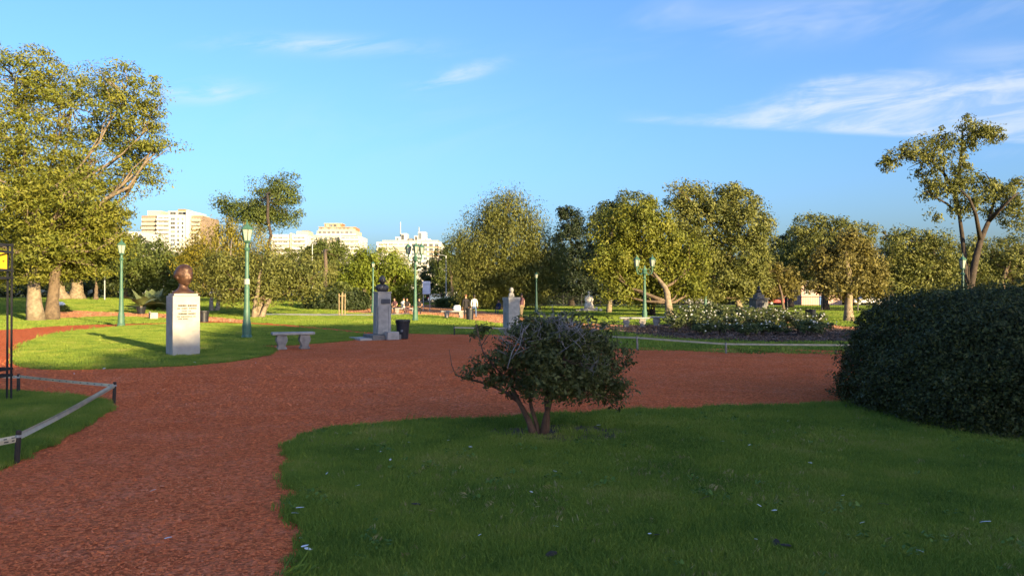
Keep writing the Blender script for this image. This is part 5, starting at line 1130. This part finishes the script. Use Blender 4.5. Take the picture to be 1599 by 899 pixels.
# pale rail on short posts along the right lawn
P = [(G(710, 523), .37), (G(790, 523), .34), (G(870, 531), .36), (G(946, 543), .42), (G(996, 547), .44), (G(1134, 552), .33), (G(1330, 554), .33), (G(1560, 557), .33)]
names = ['short black post at the left end of the thin rail before the triple lantern lawn', 'short post beside the grey pedestal', 'short post hidden behind the small tree', 'short post at the right flank of the small tree', 'short pale post right of the small tree', 'short pale post in the middle of the rose bed rail', 'short post beside the big hedge', 'short post hidden behind the big hedge']
for i, (p, h) in enumerate(P): stake(names[i], p, h, .03, BLACKM if i == 0 else mat('pale_post', (.26, .24, .19), .8, (.2, .18, .15), 6), 'short posts of the thin rail')
rl = ['thin pale rail left of the grey pedestal', 'thin pale rail right of the grey pedestal', 'thin pale rail hidden behind the small tree', 'thin pale rail leaving the small tree to the right', 'thin pale rail between the two pale posts before the roses', 'thin pale rail from the middle post to the big hedge', 'thin pale rail behind the big hedge']
for i in range(len(P) - 1): ribbon(rl[i], hz(P[i][0], P[i][1] - .05), hz(P[i + 1][0], P[i + 1][1] - .05), .05, .004, marks=False, twist=0, cat='rail')

# ------------------------------------------------------------------ roses
def rose_bush(loc, h, w, seed, label):
    rg_ = np.random.default_rng(seed); rr = random.Random(seed); t = empty('rose_bush', loc, label, 'rose bush', 'white roses in the round bed')
    LL = [(rr.uniform(-.35, .35) * w, rr.uniform(-.35, .35) * w, h * rr.uniform(.5, .8), w * .42, w * .42, h * .24) for _ in range(4)] + [(0, 0, h * .38, w * .42, w * .42, h * .2)]
    P_, N, TT, CC = clumps(LL, 850, .12, rg_, 0, .2, per=14); link('foliage', leaf_mesh('foliage', P_, N, .085, TT, LM['rose'], rg_, .6), t)
    mb = MB(); tips = []
    for i in range(8):
        l = rr.choice(LL); e = Vector((l[0] + rr.uniform(-.2, .2), l[1] + rr.uniform(-.2, .2), l[2] + h * rr.uniform(.05, .3))); mb.tube(bez((rr.uniform(-.1, .1), rr.uniform(-.1, .1), -.05), e, (0, 0, .1), 3), [.012, .01, .008, .005], 4); tips.append(e)
    mb.build('stems', mat('rose_stem', (.07, .05, .03), .8), t)
    for e in tips[: rr.randint(3, 6)] + [Vector(CC[rr.randrange(len(CC))]) + Vector((rr.uniform(-.1, .1), -.12, rr.uniform(0, .12))) for _ in range(rr.randint(3, 6))]:
        o = link('bloom', ROSE, t, e); s = rr.uniform(.5, .95); o.scale = (s, s, s * .9); o.rotation_euler = (rr.uniform(-.5, .8), rr.uniform(-.5, .5), rr.uniform(0, 6))
mb = MB()
for ring, (r_, z_, nn) in enumerate(((.055, .0, 6), (.04, .025, 5), (.022, .04, 4))):
    for i in range(nn):
        a = 2 * math.pi * (i + .4 * ring) / nn; c, s_ = math.cos(a), math.sin(a); w = .034 - ring * .006
        mb.add([(0, 0, z_ * .5), (r_ * .6 * c - w * s_, r_ * .6 * s_ + w * c, z_ + .012), (r_ * c, r_ * s_, z_ + .03), (r_ * .6 * c + w * s_, r_ * .6 * s_ - w * c, z_ + .012)], [(0, 1, 2, 3)])
ROSE = mb.mesh('bloom', WHITEP)
rr = random.Random(21); k = 0
for row, (y, n, x0, x1, h) in enumerate(((30.4, 7, 7.4, 12.8, .62), (33.2, 9, 6.9, 13.9, .82), (35.4, 9, 7.3, 14.6, .92), (37.8, 8, 8.2, 14.8, 1.0), (40, 6, 9.2, 13.6, 1.05))):
    wd = ('front', 'second', 'third', 'fourth', 'rearmost')[row]
    for i in range(n):
        x = x0 + (x1 - x0) * (i + .5) / n + rr.uniform(-.2, .2); hh = h * rr.uniform(.85, 1.15) * (1.12 if row >= 2 and i < 4 else 1)
        rose_bush(Vector((x, y + rr.uniform(-.35, .35), .04)), hh, rr.uniform(.85, 1.1), 300 + k, 'white rose bush, %s from left in the %s row of the bed' % (('first', 'second', 'third', 'fourth', 'fifth', 'sixth', 'seventh', 'eighth', 'ninth')[i], wd)); k += 1

# ------------------------------------------------------------------ staked sapling
def sapling():
    g = G(535, 492.5); t = tree('young_tree', 'young staked tree with small tuft of leaves left of the dark bust', g, lobes_px(g.y, [(534, 446, 10, 5), (530, 450, 8, 4), (541, 449, 6, 4)], seed=3), 420, .2, LM['mid'], PALEBARK, .06, fork=.8, seed=55, twigs=6, clump=.3, per=20)
    for dx in (-.22, .0, .24): MB().tube([(dx, -.12, -.1), (dx * 1.05, -.12, 1.75)], .04, 6).build('stake', PALEWOOD, t)
    MB().box((0.01, -.12, 1.55), (.56, .03, .07)).build('crossbar', PALEWOOD, t)
sapling()

# ------------------------------------------------------------------ people
def skin_body(V_, E, Rr, root, sub=2):
    me = bpy.data.meshes.new('body'); me.from_pydata(V_, E, []); o = bpy.data.objects.new('body', me); COL.objects.link(o)
    o.modifiers.new('skin', 'SKIN'); sv = me.skin_vertices[0].data
    for i, r in enumerate(Rr): sv[i].radius = r if isinstance(r, tuple) else (r, r); sv[i].use_root = (i == root)
    s = o.modifiers.new('sub', 'SUBSURF'); s.levels = sub; s.render_levels = sub
    bpy.context.view_layer.update(); dg = bpy.context.evaluated_depsgraph_get(); m2 = bpy.data.meshes.new_from_object(o.evaluated_get(dg)); bpy.data.objects.remove(o); bpy.data.meshes.remove(me); return m2
def person(label, loc, rz, h, shirt, pants, pose='stand', hair='short', hairm=None, sleeves=True, group=None):
    s = h / 1.70; J = {}
    sit = pose == 'sit'; hz_ = .50 if sit else .90
    J['pel'] = (0, 0, hz_); J['waist'] = (0, .0, hz_ + .16); J['chest'] = (0, -.01 - (.04 if sit else 0), hz_ + .38); J['neck0'] = (0, -.02 - (.06 if sit else 0), hz_ + .54); J['neck1'] = (0, -.03 - (.08 if sit else 0), hz_ + .60); J['head0'] = (0, -.045 - (.09 if sit else 0), hz_ + .66); J['head1'] = (0, -.035 - (.09 if sit else 0), hz_ + .76)
    names_ = list(J); E = [(0, 1), (1, 2), (2, 3), (3, 4), (4, 5), (5, 6)]; V_ = [J[k] for k in names_]; Rr = [(.155, .115), (.135, .10), (.165, .11), (.075, .07), (.052, .052), (.078, .088), (.075, .088)]
    hands = []
    for sd in (-1, 1):
        sh = len(V_); by = V_[2][1]
        if sit: arm = [(sd * .17, by, hz_ + .49), (sd * .23, by - .04, hz_ + .25), (sd * .16, by - .22, hz_ + .14), (sd * .07, by - .30, hz_ + .10)]
        elif pose == 'walk': arm = [(sd * .175, 0, 1.39), (sd * .225, .05 * sd, 1.12), (sd * .22, -.05 + .1 * sd, .88), (sd * .215, -.08 + .12 * sd, .80)]
        elif pose == 'bend': arm = [(sd * .175, -.02, 1.39), (sd * .22, -.02, 1.13), (sd * .17, -.20, 1.0), (sd * .14, -.27, .98)]
        else: arm = [(sd * .175, 0, 1.39), (sd * .235, .02, 1.12), (sd * .235, -.03, .87), (sd * .23, -.05, .79)]
        V_ += arm; Rr += [.062, .05, .034, (.036, .022)]; E += [(2, sh), (sh, sh + 1), (sh + 1, sh + 2), (sh + 2, sh + 3)]; hands.append((Vector(arm[3]), (Vector(arm[3]) - Vector(arm[2])).normalized(), sd))
        lg = len(V_); st = .16 * sd if pose == 'walk' else .03 * sd
        if sit: leg = [(sd * .10, -.06, .49), (sd * .13, -.44, .50), (sd * .12, -.46, .09), (sd * .13, -.60, .04)]
        else: leg = [(sd * .095, 0, .82), (sd * .10, -.02 + st * .6, .47), (sd * .10, .03 + st, .08), (sd * .115, -.12 + st, .035)]
        V_ += leg; Rr += [.085, .062, .043, (.042, .03)]; E += [(0, lg), (lg, lg + 1), (lg + 1, lg + 2), (lg + 2, lg + 3)]
    me = skin_body(V_, E, Rr, 0); shoe = mat('shoe', (.03, .03, .03), .6)
    for m in (SKIN, shirt, pants, shoe): me.materials.append(m)
    for p in me.polygons:
        x, y, z = p.center; p.use_smooth = True
        if z > hz_ + .565: k = 0
        elif z < .075: k = 3
        elif any((Vector(p.center) - hd).length < .075 for hd, _, _ in hands): k = 0
        elif not sleeves and abs(x) > .19 and z > (.5 if sit else .75) and z < hz_ + .36: k = 0
        elif z > hz_ - .02 and (not sit or y > -.16 or z > .60): k = 1
        elif abs(x) > .185 and z > .70: k = 1
        else: k = 2
        p.material_index = k
    bm = bmesh.new(); bm.from_mesh(me)
    t = empty('person', loc, label, 'person', group, rz); t.scale = (s, s, s)
    fg = MB()
    for hd, dr, sd in hands:
        side = dr.cross(Vector((0, 1, .3))).normalized()
        for i, l in enumerate((.055, .065, .07, .06)):
            b = hd + side * ((i - 1.5) * .017) + dr * .02; fg.tube([b, b + dr * l * .6 + Vector((0, -.012, 0)), b + dr * l + Vector((0, -.03, 0))], [.0095, .009, .006], 5)
        fg.tube([hd - side * sd * .02, hd + Vector((0, -.035, -.01)), hd + Vector((0, -.05, 0)) + dr * .03], [.011, .01, .007], 5)
    n0 = len(bm.verts); vs = [bm.verts.new(v) for v in fg.v]
    for f in fg.f:
        try: bm.faces.new([vs[i] for i in f]).material_index = 0
        except ValueError: pass
    hx, hy, hzz = J['head1']; nose = [bm.verts.new(v) for v in ((hx, hy - .105, hzz - .04), (hx - .014, hy - .08, hzz - .05), (hx + .014, hy - .08, hzz - .05), (hx, hy - .08, hzz + .0))]
    for f in ((0, 1, 2), (0, 3, 1), (0, 2, 3)): bm.faces.new([nose[i] for i in f])
    bm.to_mesh(me); bm.free(); link('body', me, t)
    hm = hairm or HAIRD; mb = MB(); n_, m_ = 14, 8; c = Vector((hx, hy + .012, hzz + .005)); vs, fs = [], []
    low = {'short': -.15, 'long': -.9, 'bald': .75}[hair]
    for j in range(m_ + 1):
        for i in range(n_):
            a = 2 * math.pi * i / n_; front = -math.sin(a); bot = low if front < .3 else .45
            z = 1 + (bot - 1) * j / m_; r_ = math.sqrt(max(0, 1 - min(1, max(z, -.2)) ** 2)) if z > 0 else 1.0 - .1 * min(1, -z)
            vs.append((c.x + .098 * r_ * math.cos(a), c.y + .112 * r_ * math.sin(a), c.z + .118 * (z if z > 0 else z * 1.6)))
    for j in range(m_):
        for i in range(n_): k = (i + 1) % n_; fs.append((j * n_ + i, (j + 1) * n_ + i, (j + 1) * n_ + k, j * n_ + k))
    mb.add(vs, fs).build('hair', hm, t, smooth=True)
    return t
CL = lambda n, c: mat('cloth_' + n, c, .85, tuple(x * .75 for x in c), 14)
g = G(741, 496.5); person('woman in a white jacket and blue jeans walking away by the bin', g + Vector((0, 0, .02)), R(165), 1.62, CL('white', (.72, .70, .64)), CL('jeans', (.09, .15, .27)), 'walk', 'long')
g = G(728, 498.5); person('woman in dark clothes standing beside the bench', g + Vector((0, 0, .02)), R(200), 1.64, CL('black', (.025, .022, .025)), CL('black', (.025, .022, .025)), 'stand', 'short', HAIRG)
g = G(815, 494); person('man in a maroon shirt passing behind the grey pedestal', g + Vector((0, 0, .02)), R(20), 1.70, CL('maroon', (.10, .045, .06)), CL('khaki', (.22, .17, .11)), 'walk', 'short', None, False)
g = G(780, 490); person('person in navy clothes seated low beside the grey pedestal', g + Vector((0, 0, .02)), R(-30), 1.55, CL('navy', (.02, .035, .09)), CL('navy', (.02, .035, .09)), 'sit', 'short')
bseat = G(634, 491)
for lab, px, dy, sh, pn, hr, rz in (('seated person in black with hands joined on the far bench', 636, 0, 'black', 'maroon', 'short', 10), ('seated person in dark red left of the one in black', 617, .1, 'maroon', 'black', 'long', -15), ('seated person in a pale top half hidden between two others', 627.5, .9, 'white', 'khaki', 'short', 160), ('person in dark clothes seated right behind the triple lantern post', 655, .1, 'black', 'black', 'long', 5)):
    c = dict(black=(.025, .022, .025), maroon=(.10, .045, .06), white=(.72, .70, .64), khaki=(.22, .17, .11)); x = (px - CX) / FP * bseat.y
    person(lab, Vector((x, bseat.y + dy, tz(x, bseat.y) + .06)), R(rz), 1.72, CL(sh, c[sh]), CL(pn, c[pn]), 'sit', hr, None, False)
x = gz(1208, 88); person('person in black standing far behind the roses near the red car', Vector((x.x, 84, 0)), R(90), 1.72, CL('black', (.025, .022, .025)), CL('black', (.025, .022, .025)), 'stand', 'short')
def bag():
    g = G(714, 497); p = g + Vector((0, 0, .555)); mb = MB(); loft(mb, [(0, 0, 0, .26, .14, 0), (0, 0, .16, .30, .17, 0), (.02, 0, .32, .24, .12, 0), (.02, 0, .40, .18, .05, 0)], 12); tag(mb.build('bag', CL('bag', (.62, .64, .68)), None, p, smooth=True), 'white bag lying on the stone bench beside the two women', 'bag')
bag()
# ------------------------------------------------------------------ feathers and fallen leaves on the front lawn
fm = MB(); vs, fs = [], []
for i in range(7):
    u = i / 6; w = .22 * math.sin(math.pi * min(1, .08 + u * .95)) ** .7; vs += [(u - .5, -w + .1 * u * u, .05 * math.sin(u * 3)), (u - .5, .1 * u * u, .05 * math.sin(u * 3) + .05), (u - .5, w + .1 * u * u, .05 * math.sin(u * 3))]
for i in range(6):
    for q in range(2): fs.append((i * 3 + q, i * 3 + q + 1, i * 3 + q + 4, i * 3 + q + 3))
FM = fm.add(vs, fs).mesh('feather', FEATHER); DM = fm.mesh('dry_leaf', mat('dry_leaf', (.035, .025, .018), .8)); rr = random.Random(9)
spots = [(1537, 829, .075), (1180, 857, .05), (1185, 802, .04), (1015, 848, .05), (558, 711, .05), (595, 715, .05), (610, 728, .06), (512, 750, .05), (700, 697, .05), (735, 707, .04), (815, 710, .04), (867, 747, .05), (830, 780, .04), (868, 836, .05), (470, 806, .07), (472, 846, .07), (478, 868, .08), (483, 873, .07), (462, 815, .06), (1170, 704, .05), (1128, 698, .04), (935, 672, .05), (1230, 665, .04), (1265, 733, .05), (1315, 786, .05), (1345, 830, .045), (1208, 810, .045), (1435, 876, .05), (265, 845, .06), (240, 770, .05), (248, 616, .05), (117, 585, .06), (164, 577, .07), (305, 570, .06), (400, 568, .05), (640, 700, .05), (560, 770, .04), (750, 850, .05)]
for px, py, s in spots:
    g = G(px, py); on = pip(near_poly, g.x, g.y) or pip(island_poly, g.x, g.y); o = link('feather', FM, None, g + Vector((0, 0, .072 if on else .03))); s *= rr.uniform(.8, 1.2); o.scale = (s, s, s); o.rotation_euler = (rr.uniform(-.4, .4), rr.uniform(-.4, .4), rr.uniform(0, 6.28))
    tag(o, 'small pale feather lying on the ground', 'feather', 'pale feathers scattered over lawn and path')
for px, py in ((1024, 850), (1212, 862), (1225, 866), (1378, 800), (1158, 697), (1100, 790), (650, 800), (860, 880)):
    g = G(px, py); o = link('dry_leaf', DM, None, g + Vector((0, 0, .07))); s = .085; o.scale = (s, s * 1.3, s); o.rotation_euler = (rr.uniform(-.4, .4), rr.uniform(-.4, .4), rr.uniform(0, 6.28)); tag(o, 'dark fallen leaf lying on the front lawn', 'leaf', 'dark fallen leaves on the front lawn')
